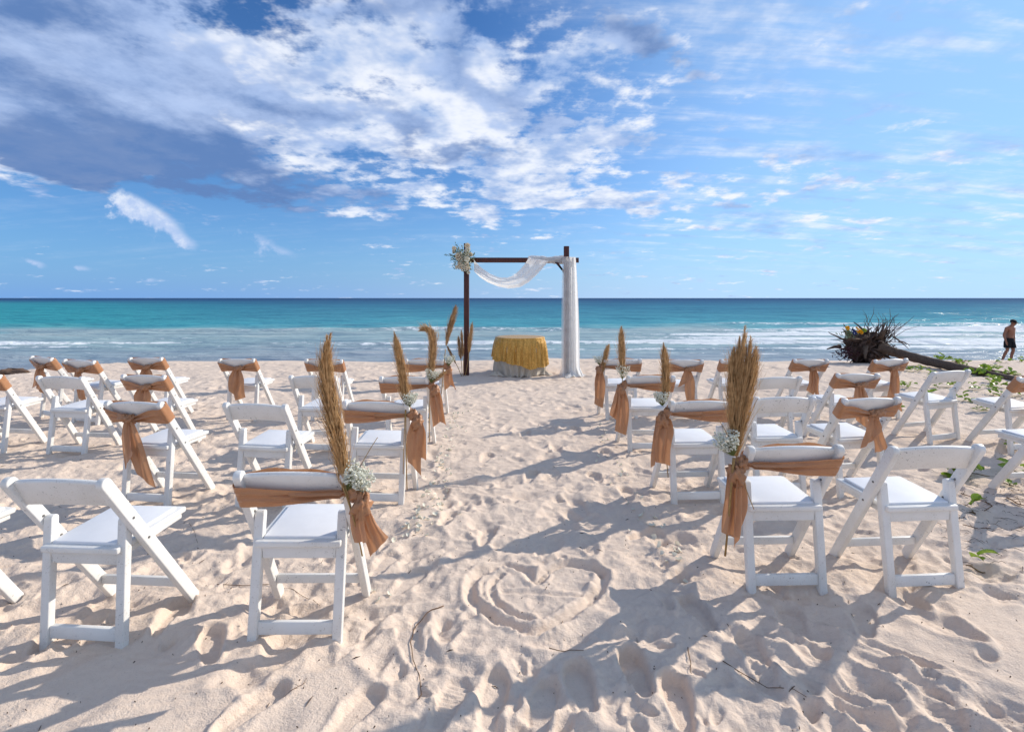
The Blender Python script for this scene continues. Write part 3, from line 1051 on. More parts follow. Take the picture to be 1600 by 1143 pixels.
    beveled('front_stretcher', [(-0.204, p.y - 0.011, p.z - 0.021), (0.204, p.y - 0.011, p.z - 0.021), (0.204, p.y + 0.011, p.z - 0.021), (-0.204, p.y + 0.011, p.z - 0.021),
                                (-0.204, p.y - 0.011, p.z + 0.021), (0.204, p.y - 0.011, p.z + 0.021), (0.204, p.y + 0.011, p.z + 0.021), (-0.204, p.y + 0.011, p.z + 0.021)], 0.004, 2, W, e)
    return e


def copy_tree(o, parent=None):
    c = o.copy()
    C.objects.link(c)
    c.parent = parent
    for ch in list(o.children):
        copy_tree(ch, c)
    return c


# key: X, rear-foot distance, turn in degrees (+ faces towards -X), sash kind
CH = {
    'L1a': (-0.945, 2.225, 2, 'B'), 'L1b': (-1.845, 2.20, -7, ''), 'L1c': (-2.735, 2.21, -7, ''),
    'L2a': (-0.985, 3.70, 0, 'B'), 'L2b': (-1.790, 3.66, -7, ''), 'L2c': (-2.630, 3.67, -11, 'A'),
    'L3a': (-1.030, 4.98, 0, 'B'), 'L3b': (-1.905, 4.98, -5, ''), 'L3c': (-3.520, 4.98, -9, 'A'), 'L3d': (-4.27, 4.90, -5, ''), 'L3e': (-5.10, 4.96, -4, 'A'),
    'L4a': (-1.065, 6.33, 0, 'B'), 'L4b': (-2.29, 6.32, -5, 'A'), 'L4c': (-3.30, 6.25, -8, 'A'), 'L4d': (-4.43, 6.30, -10, 'A'), 'L4e': (-5.02, 6.02, -14, 'A'), 'L4f': (-5.68, 6.28, -24, 'A'),
    'R1a': (1.393, 2.59, 1, 'B'), 'R1b': (2.095, 2.59, 3, ''),
    'R2a': (1.360, 3.72, 3, 'B'), 'R2b': (2.070, 3.94, 3, ''), 'R2c': (2.670, 3.90, 8, 'A'), 'R2d': (4.06, 3.70, 10, ''),
    'R3a': (1.345, 5.05, 2, 'B'), 'R3b': (2.590, 5.05, 3, ''), 'R3c': (3.460, 5.25, 8, 'A'), 'R3d': (4.530, 5.36, 12, ''), 'R3e': (5.03, 5.00, 9, 'A'),
    'R4a': (1.370, 6.38, 2, 'B'), 'R4b': (2.120, 6.38, 3, 'A'), 'R4c': (2.800, 6.40, 6, 'A'), 'R4d': (3.680, 6.42, 9, 'A'), 'R4e': (4.62, 6.32, 11, 'A'),
}
CL = {
    'L1a': 'white folding chair with swept grass plume, aisle end of the rearmost row',
    'L1b': 'bare white folding chair in the rearmost row beside the plumed aisle chair',
    'L1c': 'white folding chair cut off by the frame edge, front foot on the sand',
    'L2a': 'sashed white aisle chair directly ahead of the one with the curved plume',
    'L2b': 'bare white folding chair with a chipped leg between two sashed chairs',
    'L2c': 'white folding chair with long trailing sash tails, alone at its row end',
    'L3a': 'white aisle chair whose plume bends over at the tip, third row',
    'L3b': 'bare white chair behind the big curved plume, second row from the sea',
    'L3c': 'white sashed chair just ahead of the one with long trailing sash tails',
    'L3d': 'bare white folding chair near the frame edge ahead of the empty sand',
    'L3e': 'white sashed chair half out of frame at the far left edge',
    'L4a': 'white aisle chair nearest the flowered arch post',
    'L4b': 'white front-row chair with sash half hidden behind the curved plume',
    'L4c': 'white front-row chair with broad flat sash tails standing clear of its neighbours',
    'L4d': 'white sashed front-row chair straight ahead of two other sashed chairs',
    'L4e': 'white sashed front-row chair second from the shallow water edge',
    'L4f': 'white sashed front-row chair turned inwards, closest to the brown shore rock',
    'R1a': 'white folding chair with the tall spread plume, aisle end of its rearmost row',
    'R1b': 'bare white folding chair beside the chair with the tall spread plume',
    'R2a': 'sashed white aisle chair with a slim upright plume, second from the rear',
    'R2b': 'bare white folding chair behind the tall spread plume, third from the sea',
    'R2c': 'white chair with centred bow directly behind another bow-tied chair',
    'R2d': 'white folding chair at the right frame edge with only seat and rail in view',
    'R3a': 'white aisle chair with thin plume and blossoms, second row from the sea',
    'R3b': 'bare white chair partly hidden by the tall spread plume, second row from the sea',
    'R3c': 'white bow-tied chair in the middle of three bow-tied chairs near the driftwood',
    'R3d': 'bare white folding chair standing among the green beach vines',
    'R3e': 'white sashed chair cut by the right frame edge near the log end',
    'R4a': 'white front-row aisle chair nearest the draped arch post',
    'R4b': 'white front-row chair with a straight sash tail, next to the slim plume',
    'R4c': 'white front-row chair with its sash half hidden by the tall spread plume',
    'R4d': 'white front-row chair with a narrow knotted bow before the driftwood roots',
    'R4e': 'white front-row chair with one wide sash tail before the fallen trunk',
}
chair0 = make_chair()
chairs = {}
for i, (key, (x, y, rot, kind)) in enumerate(CH.items()):
    o = chair0 if i == 0 else copy_tree(chair0)
    chairs[key] = o
feet = []
for key, (x, y, rot, kind) in CH.items():
    o = chairs[key]
    th = R(rot)
    zs = []
    for (lx, ly) in ((-.19, 0), (.19, 0), (-.22, FY), (.22, FY)):
        wx, wy = x + lx * math.cos(th) - ly * math.sin(th), y + lx * math.sin(th) + ly * math.cos(th)
        zs.append(hz(wx, wy))
    pit = math.atan2((zs[2] + zs[3] - zs[0] - zs[1]) / 2, FY) * 0.5
    rol = -math.atan2((zs[1] + zs[3] - zs[0] - zs[2]) / 2, .41) * 0.5
    o.location = (x, y, min(0.6 * sum(zs) / 4 + 0.4 * min(zs), bz(x, y + .2) + 0.02) - 0.012)
    o.rotation_euler = (max(-.05, min(.05, pit)), max(-.035, min(.035, rol)), th)
    tag(o, CL[key], 'chair', 'white folding chairs set out for the ceremony')


# ------------------------------------------------------------------ sashes
def ribbon_tail(mb, start, length, width, rng, sway=(0, 0), folds=2.0, amp=0.012, cut=0.25, axis=0.0, bulge=0.0):
    """hanging cloth tail in chair space; axis = angle of its width direction"""
    nu, nv = 26, 25
    ph = rng.uniform(0, 6.28)
    ca, sa = math.cos(axis), math.sin(axis)
    G = np.zeros((nu, nv, 3))
    for i in range(nu):
        t = i / (nu - 1)
        for j in range(nv):
            v = -1 + 2 * j / (nv - 1)
            L = length * t * (1 - cut * (v * 0.5 + 0.5) * t)
            wd = width * (0.42 + 0.58 * min(1, t * 3.0) ** 0.7) * (1 + 0.12 * math.sin(3 * t + ph))
            fz = folds * v + ph + 0.35 * t + 0.10 * math.sin(5 * t + ph)
            tri = 2 * abs(2 * (fz * 0.5 - math.floor(fz * 0.5 + 0.5))) - 1
            off = amp * (1.15 - 0.6 * t) * (0.65 * tri + 0.35 * math.sin(PI * fz)) + 0.006 * math.sin(6 * t + 2.5 * v + ph) * t
            lat = v * wd / 2 + sway[0] * t * t + 0.010 * math.sin(4.5 * t + ph)
            out = off + sway[1] * t + bulge * math.sin(PI * min(1, t * 1.3))
            G[i, j] = (start.x + lat * ca - out * sa, start.y + lat * sa + out * ca, start.z - L)
    mb.grid(G)


def make_sash(parent_chair, kind, side, seed, label, group, opt):
    rng = random.Random(seed)
    e = empty('chair_sash')
    # band
    hx, hn, rc = 0.2415, 0.036, 0.014
    per = [(0.0, hn)]
    path = []
    seq = [(0, hn + .006), (hx * .35, hn + .005), (hx * .7, hn), (hx - rc, hn), (hx - .004, hn - .004), (hx, hn - rc), (hx, -hn + rc), (hx - .004, -hn + .004), (hx - rc, -hn), (hx * .5, -hn),
           (0, -hn + .012), (-hx * .5, -hn), (-hx + rc, -hn), (-hx + .004, -hn + .004), (-hx, -hn + rc), (-hx, hn - rc), (-hx + .004, hn - .004), (-hx + rc, hn), (-hx * .7, hn), (-hx * .35, hn + .005), (0, hn + .006)]
    # resample
    dd = [0.0]
    for a, b in zip(seq[:-1], seq[1:]):
        dd.append(dd[-1] + math.hypot(b[0] - a[0], b[1] - a[1]))
    tot = dd[-1]
    N, V = 110, 27
    if kind == 'A':
        p0 = opt.get('off', 0.0) % tot
    else:
        # rear outer corner of the aisle side rail
        p0 = (hx - .004) if side > 0 else tot - (hx - .004)
    G = np.zeros((N, V, 3))
    ph = [rng.uniform(0, 6.28) for _ in range(4)]
    for i in range(N):
        s_ = tot * i / N
        k_ = max(q for q in range(len(dd) - 1) if dd[q] <= s_ + 1e-9)
        f = (s_ - dd[k_]) / max(1e-9, dd[k_ + 1] - dd[k_])
        x = seq[k_][0] + (seq[k_ + 1][0] - seq[k_][0]) * f
        n_ = seq[k_][1] + (seq[k_ + 1][1] - seq[k_][1]) * f
        nl = math.hypot(x / hx, n_ / hn)
        de = abs(s_ - p0)
        de = min(de, tot - de)
        if kind == 'A':
            w = float(sstep(-0.04, 0.23, de))
            w = (w - 0.058) / 0.942
            lo = 0.100 + (0.034 - 0.100) * w
            hi = 0.138 + (0.164 - 0.138) * w
            if n_ < -0.01:
                lo = 0.024
        else:
            w = float(sstep(0.0, 0.46, de)) ** 0.75
            lo = 0.068 + (0.048 - 0.068) * w
            hi = 0.096 + (0.172 - 0.096) * w
            if n_ < -0.01:
                lo -= 0.045 * float(sstep(0, .2, hx - abs(x)))
        for j in range(V):
            v = j / (V - 1)
            pl = 0.014 * (1.25 - 0.85 * w) * (math.sin(2 * PI * (2.6 * v + 0.25 * math.sin(9 * s_ + ph[0])) + ph[1]) + 0.6 * math.sin(2 * PI * (5.3 * v) + ph[2] + 6 * s_))
            pl *= math.sin(PI * v) ** 0.6
            if n_ > 0.0 and abs(x) < hx - 0.02:
                pl = max(pl, -0.010) * 1.1
            nx_, nn_ = (x / hx), (n_ / hn)
            if abs(n_) > hn - 0.006:
                dn, dx = (1 if n_ > 0 else -1), 0
            else:
                dn, dx = 0, (1 if x > 0 else -1)
            p = rp(lo + (hi - lo) * v, n_ + dn * (pl * (1.0 if abs(x) < hx - 0.03 else 0.25) + 0.003), x + dx * (abs(pl) * .2 + 0.002))
            G[i, j] = p
    mb = MB()
    mb.grid(G, closed_u=True)
    mb.build('band', M['sash'], e)
    # knot
    if kind == 'A':
        kx = p0 if p0 < tot / 2 else p0 - tot
        kp = rp(0.118, 0.056, kx)
        out = Vector((0, NY, NZ))
    else:
        kp = rp(0.085, 0.030, side * (hx + 0.020))
        out = Vector((side, -0.3, 0)).normalized()

    def lump(c, r, sq, seed_, tilt=0.0):
        G = np.zeros((14, 22, 3))
        for i in range(14):
            a = PI * (i + 0.02) / 13.04
            for j in range(22):
                b = 2 * PI * j / 22
                d_ = Vector((math.sin(a) * math.cos(b), math.sin(a) * math.sin(b), math.cos(a)))
                q = 1 + 0.24 * math.sin(4 * a + 3 * b + seed_) + 0.17 * math.sin(7 * b - 3 * a + seed_ * 2) + 0.07 * math.sin(11 * a + seed_)
                pnt = Vector((d_.x * sq[0], d_.y * sq[1], d_.z * sq[2])) * r * q
                pnt = Matrix.Rotation(tilt, 3, 'Y') @ pnt
                G[i, j] = c + pnt
        m_ = MB()
        m_.grid(G, closed_v=True)
        return m_
    lump(kp, 0.030, (1.0, 0.9, 1.15), seed * 1.7, 0.3).build('knot', M['sash'], e)
    # puffed loops of the bow
    if kind == 'A':
        for sg in ((-1, 1) if opt.get('loops', 1) == 2 else (opt.get('ls', 1),)):
            c = kp + Vector((sg * 0.045, -0.012, 0.016))
            lump(c, 0.040, (1.25, 0.55, 0.62), seed * 2.3 + sg, sg * -0.35).build('bow_loop', M['sash'], e)
        ln = opt.get('len', (0.30, 0.24))
        for q, L in enumerate(ln):
            m_ = MB()
            sgn = -1 if q else 1
            ribbon_tail(m_, kp + Vector((sgn * 0.014, -0.010 - 0.010 * q, -0.008)), L, 1.15 * opt.get('w', 0.095) * (1 - .15 * q), rng,
                        (sgn * 0.035 + opt.get('sw', 0.0), -0.02), 1.3 + 1.2 * rng.random(), 0.015, rng.choice((-1, 1)) * rng.uniform(.10, .38), rng.uniform(-.35, .35))
            m_.build('tail', M['sash'], e)
    else:
        c = kp + Vector((side * 0.034, -0.016, -0.050))
        lump(c, 0.048, (0.75, 0.75, 1.05), seed * 2.3, side * 0.25).build('bow_loop', M['sash'], e)
        ln = opt.get('len', (0.30, 0.26))
        for q, L in enumerate(ln):
            m_ = MB()
            ribbon_tail(m_, kp + Vector((side * (0.022 + 0.03 * q), -0.022 + 0.022 * q, -0.03)), L, 1.15 * opt.get('w', 0.10) * (1 - 0.2 * q), rng,
                        (side * opt.get('sw', 0.05) * (1 if q else .55), -0.012), 1.2 + 1.2 * rng.random(), 0.016, rng.choice((-1, 1)) * rng.uniform(.10, .38), side * rng.uniform(-.6, .3))
            m_.build('tail', M['sash'], e)
    e.matrix_world = parent_chair.matrix_world
    e.location, e.rotation_euler = parent_chair.location, parent_chair.rotation_euler
    tag(e, label, 'sash', group)
    return kp


SASH = {
    'L1a': ('copper sash tied at the side of the aisle chair with the curved plume', dict(len=(0.17, 0.24), sw=0.05, w=.075)),
    'L2a': ('copper sash with a wide hanging tail below the second aisle plume', dict(len=(0.29, 0.25), sw=0.03, w=.09)),
    'L2c': ('copper sash with a centre bow and two long trailing tails', dict(len=(0.36, 0.33), sw=0.07, w=.095, off=-0.03, ls=-1)),
    'L3a': ('copper sash with the longest side tail, below the bent-over plume', dict(len=(0.37, 0.30), sw=0.07, w=.08)),
    'L3c': ('copper sash knotted just ahead of the chair with trailing tails', dict(len=(0.20, 0.16), w=.10, sw=.02)),
    'L3e': ('copper sash corner peeking in at the left frame edge', dict()),
    'L4a': ('short copper sash tail on the aisle chair nearest the flowered post', dict(len=(0.26, 0.2), sw=0.05, w=.085)),
    'L4b': ('copper sash half covered by the curved plume in the front row', dict(len=(0.2, 0.16))),
    'L4c': ('copper sash with broad flat tails on a front-row chair standing clear', dict(len=(0.36, 0.24), w=.125, sw=.03)),
    'L4d': ('copper sash on the front-row chair ahead of two sashed chairs', dict(len=(0.18, 0.16), w=.11)),
    'L4e': ('copper sash with one long tail, second from the water edge', dict(len=(0.30, 0.22), sw=.05)),
    'L4f': ('copper sash with a spread bow, closest to the brown shore rock', dict(len=(0.24, 0.24), w=.11, loops=2)),
    'R1a': ('copper sash with a long draped tail below the tall spread plume', dict(len=(0.36, 0.29), sw=0.02, w=.078)),
    'R2a': ('copper sash with a puffed square tail below the slim plume', dict(len=(0.30, 0.34), sw=0.03, w=.105)),
    'R2c': ('copper sash bow with a straight tail over the seat behind another bow', dict(len=(0.27, 0.23), w=.10, sw=-.01, off=.012)),
    'R3a': ('copper sash with two tails beside white blossoms and a thin plume', dict(len=(0.40, 0.26), sw=0.035, w=.10)),
    'R3c': ('copper sash bow in the middle of three near the driftwood', dict(len=(0.33, 0.25), w=.11, off=.01)),
    'R3e': ('copper sash cut by the right frame edge', dict()),
    'R4a': ('copper sash with long tails nearest the draped arch post', dict(len=(0.42, 0.30), sw=0.03, w=.085)),
    'R4b': ('copper sash with one straight tail next to the slim plume', dict(len=(0.36, 0.2), w=.11, off=.03)),
    'R4c': ('copper sash behind the tall spread plume in the front row', dict(len=(0.34, 0.26), w=.09)),
    'R4d': ('copper sash with a narrow knotted bow before the driftwood roots', dict(len=(0.26, 0.24), w=.08, off=.02)),
    'R4e': ('copper sash with one wide tail before the fallen trunk', dict(len=(0.40, 0.3), w=.13, off=.02)),
}
bpy.context.view_layer.update()
KN = {}
for i, (key, (x, y, rot, kind)) in enumerate(CH.items()):
    if kind:
        side = 1 if key[0] == 'L' else -1
        KN[key] = chairs[key].matrix_world @ make_sash(chairs[key], kind, side, 17 + i, SASH[key][0], 'copper sashes tied round the chair backs', SASH[key][1])


# ------------------------------------------------------------------ pampas plumes and baby's breath
def bez(P, t):
    P = [Vector(p) for p in P]
    while len(P) > 1:
        P = [a.lerp(b, t) for a, b in zip(P[:-1], P[1:])]
    return P[0]


def plume(mb, path, rad, nstr, rng, slen=0.09, thin=0.0011, spread=0.35, start=0.0):
    for _ in range(nstr):
        t = start + (1 - start) * rng.random()
        p = bez(path, t)
        q = bez(path, min(1, t + 0.03))
        d = (q - p)
        if d.length < 1e-6:
            d = (bez(path, 1.0) - bez(path, 0.95))
        d.normalize()
        a = rng.uniform(0, 2 * PI)
        u = d.cross(Vector((0.3, 1, 0.2))).normalized()
        w = d.cross(u)
        o = u * math.cos(a) + w * math.sin(a)
        env = (math.sin(PI * min(1, 0.10 + 0.95 * ((t - start) / (1 - start)) ** 0.8)) ** 0.6) if t < 1 else 0.2
        r = rad * env
        L = slen * rng.uniform(0.5, 1.25) * (0.7 + 0.5 * env)
        L *= 1 - 0.72 * max(0.0, (t - 0.72) / 0.28)
        p0 = p + o * r * rng.uniform(0.0, 0.55)
        e1 = p0 + d * L * 0.5 + o * (r * 0.45 + L * spread * 0.18)
        e2 = p0 + d * L + o * (r * rng.uniform(0.3, 0.8) + L * spread * 0.45 * rng.random()) + Vector((rng.uniform(-1, 1), rng.uniform(-1, 1), -0.4)) * 0.012
        sw = d.cross(o).normalized() * thin * rng.uniform(0.8, 2.0)
        k_ = len(mb.v)
        mb.v.extend([tuple(p0 - sw), tuple(p0 + sw), tuple(e1 + sw * 1.3), tuple(e1 - sw * 1.3), tuple(e2)])
        mb.f.append((k_, k_ + 1, k_ + 2, k_ + 3))
        mb.f.append((k_ + 3, k_ + 2, k_ + 4))


def pampas(name_label, plumes, stems, seed, dens=1.0, mat='pampas', thin=0.0011, group='dried grass plumes'):
    rng = random.Random(seed)
    base = plumes[0][0][0]
    e = empty('pampas_grass', base)
    off = Vector(base)
    for (path, rad, slen) in plumes:
        mb = MB()
        path = [Vector(p) - off for p in path]
        ln = (path[-1] - path[0]).length
        plume(mb, path, rad * 0.85, int(820 * dens * ln), rng, slen * 1.1, thin * 0.85)
        plume(mb, path, rad * 1.35, int(170 * dens * ln), rng, slen * 1.35, thin * 0.6, 0.7)
        mb.build('plume', M[mat], e, smooth=False)
        mb = MB()
        mb.tube([bez(path, t) for t in (0, .25, .5, .75, .95)], [0.004, 0.0038, .0034, .0028, .0015], 6)
        mb.build('rachis', M['reed'], e)
    for (path, r) in stems:
        mb = MB()
        path = [Vector(p) - off for p in path]
        mb.tube([bez(path, t / 6) for t in range(7)], r, 6)
        mb.build('stem', M['reed'], e)
    tag(e, name_label, 'pampas grass', group)
    return e


def breath(label, c, spread, dirv, n, seed):
    """a bunch of baby's breath: tiny white blooms on thread stems"""
    rng = random.Random(seed)
    e = empty('baby_breath', c)
    bl, st = MB(), MB()
    dirv = Vector(dirv).normalized()
    u = dirv.cross(Vector((0, 1, 0.1))).normalized()
    w = dirv.cross(u)
    for i in range(n):
        a, r = rng.uniform(0, 2 * PI), rng.random() ** 0.5
        h = rng.uniform(0.35, 1.05)
        p = dirv * spread * 1.5 * h + (u * math.cos(a) + w * math.sin(a)) * spread * r * (0.35 + 0.65 * h)
        s = rng.uniform(0.0042, 0.0082)
        ax = [Vector((rng.uniform(-1, 1), rng.uniform(-1, 1), rng.uniform(-1, 1))).normalized() for _ in range(2)]
        x1 = ax[0]
        x2 = x1.cross(ax[1]).normalized()
        x3 = x1.cross(x2)
        vs = [p + x1 * s, p - x1 * s, p + x2 * s, p - x2 * s, p + x3 * s * .8, p - x3 * s * .8]
        bl.add(vs, [(0, 2, 4), (2, 1, 4), (1, 3, 4), (3, 0, 4), (2, 0, 5), (1, 2, 5), (3, 1, 5), (0, 3, 5)])
        if i % 3 == 0:
            m_ = p * 0.5 + (u * rng.uniform(-1, 1) + w * rng.uniform(-1, 1)) * 0.012
            st.tube([(0, 0, 0), m_, p], [0.0010, .0008, .0005], 3, cap=False)
    o = bl.build('bloom_cluster', M['bloom'], e, smooth=False)
    o['kind'] = 'stuff'
    st.build('stem', M['greenstem'], e)
    tag(e, label, 'flowers', "bunches of baby's breath on the aisle chairs")


def V(u, v, d):
    return at(u, v, d)


k_ = KN['L1a']
d0 = k_.y - 0.01
pampas('thick golden grass plume leaning left over the nearest left aisle chair',
       [([V(541, 775, d0), V(533, 705, d0), V(505, 640, d0 + .02), V(503, 580, d0), V(516, 524, d0 - .03)], 0.033, 0.10),
        ([V(541, 772, d0 + .01), V(535, 700, d0 + .02), V(520, 640, d0), V(505, 590, d0), V(511, 528, d0)], 0.030, 0.11)],
       [([V(538, 765, d0 - .02), V(556, 815, d0 - .02), V(566, 868, d0 - .01)], .0035), ([V(540, 760, d0 - .015), V(550, 800, d0 - .015), V(562, 850, d0)], .003),
        ([V(536, 780, d0), V(565, 720, d0), V(590, 683, d0)], .0016)], 1, 1.5)
breath("large loose bunch of baby's breath beside the plume leaning left", V(540, 768, d0 + .0), 0.075, (0.55, .05, .75), 420, 3)
breath("small wispy sprig of baby's breath trailing off the largest bunch", V(548, 762, d0), 0.048, (1.0, .1, .42), 90, 33)
k_ = KN['L2a']
d0 = k_.y
pampas('slim upright grass plume on the second aisle chair from the rear, post side',
       [([V(637, 640, d0), V(632, 600, d0), V(622, 560, d0), V(616, 519, d0)], 0.036, 0.085), ([V(636, 640, d0 + .02), V(630, 600, d0), V(628, 560, d0), V(618, 524, d0)], 0.030, 0.085)],
       [([V(634, 640, d0 - .02), V(634, 700, d0 - .01), V(636, 765, d0)], .004), ([V(633, 640, d0 - .02), V(631, 690, d0 - .01), V(630, 740, d0)], .003)], 2, 1.5, thin=.0013)
breath("compact bunch of baby's breath against the slim upright plume", V(638, 637, d0 - .01), 0.066, (0.12, 0, 1), 330, 4)
k_ = KN['L3a']
d0 = k_.y
pampas('grass plume with its tip bent over to one side, third aisle chair',
       [([V(673, 600, d0), V(670, 560, d0), V(684, 524, d0), V(672, 511, d0), V(657, 516, d0)], 0.046, 0.10), ([V(674, 595, d0), V(674, 560, d0), V(682, 530, d0), V(672, 514, d0)], 0.040, 0.09),
        ([V(672, 600, d0), V(682, 592, d0), V(694, 582, d0)], 0.022, 0.07)],
       [([V(672, 598, d0), V(671, 640, d0), V(671, 690, d0)], .004)], 5, 1.2, thin=.0016)
breath("baby's breath tufts either side of the bent-over plume", V(674, 598, d0 - .02), 0.085, (0.15, 0, 1), 260, 6)
k_ = KN['L4a']
d0 = k_.y
pampas('dark feathered plume rising highest beside the flowered arch post',
       [([V(697, 540, d0), V(701, 515, d0), V(709, 497, d0), V(712, 478, d0)], 0.036, 0.10)],
       [([V(696, 545, d0), V(693, 580, d0), V(690, 615, d0)], .005)], 7, 1.5, 'pampas_grey', .0018)
breath("baby's breath on the aisle chair nearest the flowered post", V(701, 572, d0 - .02), 0.085, (0.12, 0, 1), 220, 8)
k_ = KN['R1a']
d0 = k_.y - .01
pl = []
rg = random.Random(5)
for q in range(5):
    du = (q - 2) * 9
    pl.append(([V(1150 + du * .12, 712, d0), V(1152 + du * .5, 650, d0 + .02 * (q % 2)), V(1160 + du * 1.1, 590, d0), V(1164 + du * .95, 512 + abs(q - 2) * 17, d0 + .02)], 0.019, 0.11))
pampas('tall spread sheaf of golden grass on the nearest right aisle chair', pl,
       [([V(1146, 715, d0 - .02), V(1140, 800, d0 - .01), V(1133, 868, d0)], .0055), ([V(1150, 712, d0), V(1163, 760, d0 - .03), V(1178, 795, d0 - .02)], .002),
        ([V(1150, 715, d0), V(1165, 660, d0 - .03), V(1184, 622, d0 - .02)], .0016), ([V(1148, 715, d0 - .02), V(1143, 760, d0 - .03), V(1140, 800, d0)], .003),
        ([V(1146, 700, d0), V(1135, 672, d0), V(1122, 655, d0)], .0015)], 9, 1.1)
breath("baby's breath at the foot of the tall spread sheaf", V(1146, 712, d0 - .03), 0.072, (-0.45, 0, 1), 320, 10)
k_ = KN['R2a']
d0 = k_.y
pampas('slim flame-shaped plume on the second right aisle chair',
       [([V(1040, 628, d0), V(1039, 600, d0), V(1040, 570, d0), V(1037, 537, d0)], 0.032, 0.08), ([V(1040, 628, d0), V(1042, 600, d0), V(1042, 575, d0), V(1038, 545, d0)], 0.026, 0.08)],
       [([V(1041, 640, d0), V(1038, 690, d0), V(1044, 745, d0 + .1)], .0035)], 11, 1.7, thin=.0013)
breath("baby's breath beside the slim flame-shaped plume", V(1035, 634, d0 - .01), 0.062, (-0.12, 0, 1), 240, 12)
k_ = KN['R3a']
d0 = k_.y
pampas('thin pointed plume on the third right aisle chair',
       [([V(973, 585, d0), V(972, 560, d0), V(971, 540, d0), V(971, 511, d0)], 0.034, 0.10)],
       [([V(973, 588, d0), V(970, 620, d0), V(966, 660, d0)], .004)], 13, 1.6, thin=.0016)
breath("sparse baby's breath either side of the thin pointed plume", V(972, 592, d0 - .02), 0.085, (0.1, 0, 1), 150, 14)
k_ = KN['R4a']
d0 = k_.y
pampas('short leaning plume on the aisle chair nearest the draped post',
       [([V(941, 585, d0), V(942, 568, d0), V(946, 553, d0), V(951, 538, d0)], 0.034, 0.08)],
       [([V(940, 585, d0), V(937, 610, d0), V(934, 640, d0)], .004)], 15, 1.6, 'pampas', .0018)
breath("pale baby's breath sprig beside the short leaning plume", V(936, 570, d0 - .02), 0.070, (-0.1, 0, 1), 150, 16)

# ------------------------------------------------------------------ wedding arch
AD = 10.0
LPX, RPX = (729 - CU) / FPX * AD, (885 - CU) / FPX * AD
arch = empty('wedding_arch', (0, AD, 0))
hL, hR = hz(LPX, AD) - .03, hz(RPX, AD) - .03
for px, zt, hb in ((LPX, 2.565, hL), (RPX, 2.51, hR)):
    beveled('post', [(px - .05, -.05, hb), (px + .05, -.05, hb), (px + .05, .05, hb), (px - .05, .05, hb), (px - .05, -.05, zt), (px + .05, -.05, zt), (px + .05, .05, zt), (px - .05, .05, zt)], .006, 2, M['wood'], arch)
zb = 1.5 + (CV - 406.5) / FPX * (AD + .1)
bx0, bx1 = LPX - .18, (904 - CU) / FPX * (AD + .1)
beveled('beam', [(bx0, .052, zb - .047), (bx1, .052, zb - .05), (bx1, .10, zb - .05), (bx0, .10, zb - .047), (bx0, .052, zb + .05), (bx1, .052, zb + .047), (bx1, .10, zb + .047), (bx0, .10, zb + .05)], .005, 2, M['wood'], arch)
for px, sg in ((RPX, -1),):
    x0, x1 = px + sg * .052, px + sg * .22
    z0, z1 = zb - .22, zb - .052
    beveled('brace', [(x0, -.03, z0 - .05), (x0, .03, z0 - .05), (x0, .03, z0 + .03), (x0, -.03, z0 + .03), (x1 - sg * .06, -.03, z1), (x1 - sg * .06, .03, z1), (x1, .03, z1 + .001), (x1, -.03, z1 + .001)] if sg < 0 else
            [(x0, -.03, z0 - .05), (x0, .03, z0 - .05), (x0, .03, z0 + .03), (x0, -.03, z0 + .03), (x1, -.03, z1), (x1, .03, z1), (x1 - sg * .06, .03, z1 + .001), (x1 - sg * .06, -.03, z1 + .001)], 0.003, 1, M['wood'], arch)
tag(arch, 'dark red timber wedding arch of two posts and a beam facing the sea', 'arch')


def interp(tab, t):
    xs = [a for a, _ in tab]
    return float(np.interp(t, xs, [b for _, b in tab]))


drape = empty('voile_drape', (RPX, AD, hR))
off = Vector((RPX, AD, hR))
# swag under the beam
lowe = [(741, 424), (750, 433), (762, 441), (778, 447.5), (795, 451), (812, 449), (826, 441), (838, 430), (848, 419), (857, 408)]
uppe = [(741, 407), (752, 418), (766, 428), (780, 433.5), (792, 434), (802, 430.5), (811, 423), (818, 415), (823, 408), (827, 402.5)]
NU, NV = 90, 44
G = np.zeros((NU, NV, 3))
ts = np.linspace(0, 1, len(lowe))
rs = random.Random(4)
for i in range(NU):
    t = i / (NU - 1)
    l = Vector((np.interp(t, ts, [a for a, _ in lowe]), np.interp(t, ts, [b for _, b in lowe]), 0))
    u_ = Vector((np.interp(t, ts, [a for a, _ in uppe]), np.interp(t, ts, [b for _, b in uppe]), 0))
    for j in range(NV):
        v = j / (NV - 1)
        p = u_.lerp(l, v)
        dy = -0.075 - 0.11 * math.sin(PI * v) * math.sin(PI * t) ** .7 - 0.016 * math.sin(2 * PI * (2.6 * v + .35 * math.sin(3 * t))) 
        G[i, j] = at(p.x, p.y, AD) + Vector((0, dy + .02, 0)) - off
mb = MB()
mb.grid(G)
mb.build('swag', M['sheer'], drape)
# cloth wound round the beam
G = np.zeros((60, 20, 3))
x0, x1 = (824 - CU) / FPX * AD, (886 - CU) / FPX * AD
for i in range(60):
    t = i / 59
    for j in range(20):
        a = 2 * PI * j / 20
        r = 1 + .10 * math.sin(5 * a + 16 * t) + .07 * math.sin(3 * a - 25 * t)
        G[i, j] = Vector((x0 + (x1 - x0) * t + .02 * math.sin(a), AD + .075 + math.cos(a) * .058 * r, zb + math.sin(a) * (.072 + .012 * math.sin(9 * t)) * r + .004)) - off
mb = MB()
mb.grid(G, closed_v=True)
mb.build('wrap', M['sheer'], drape)


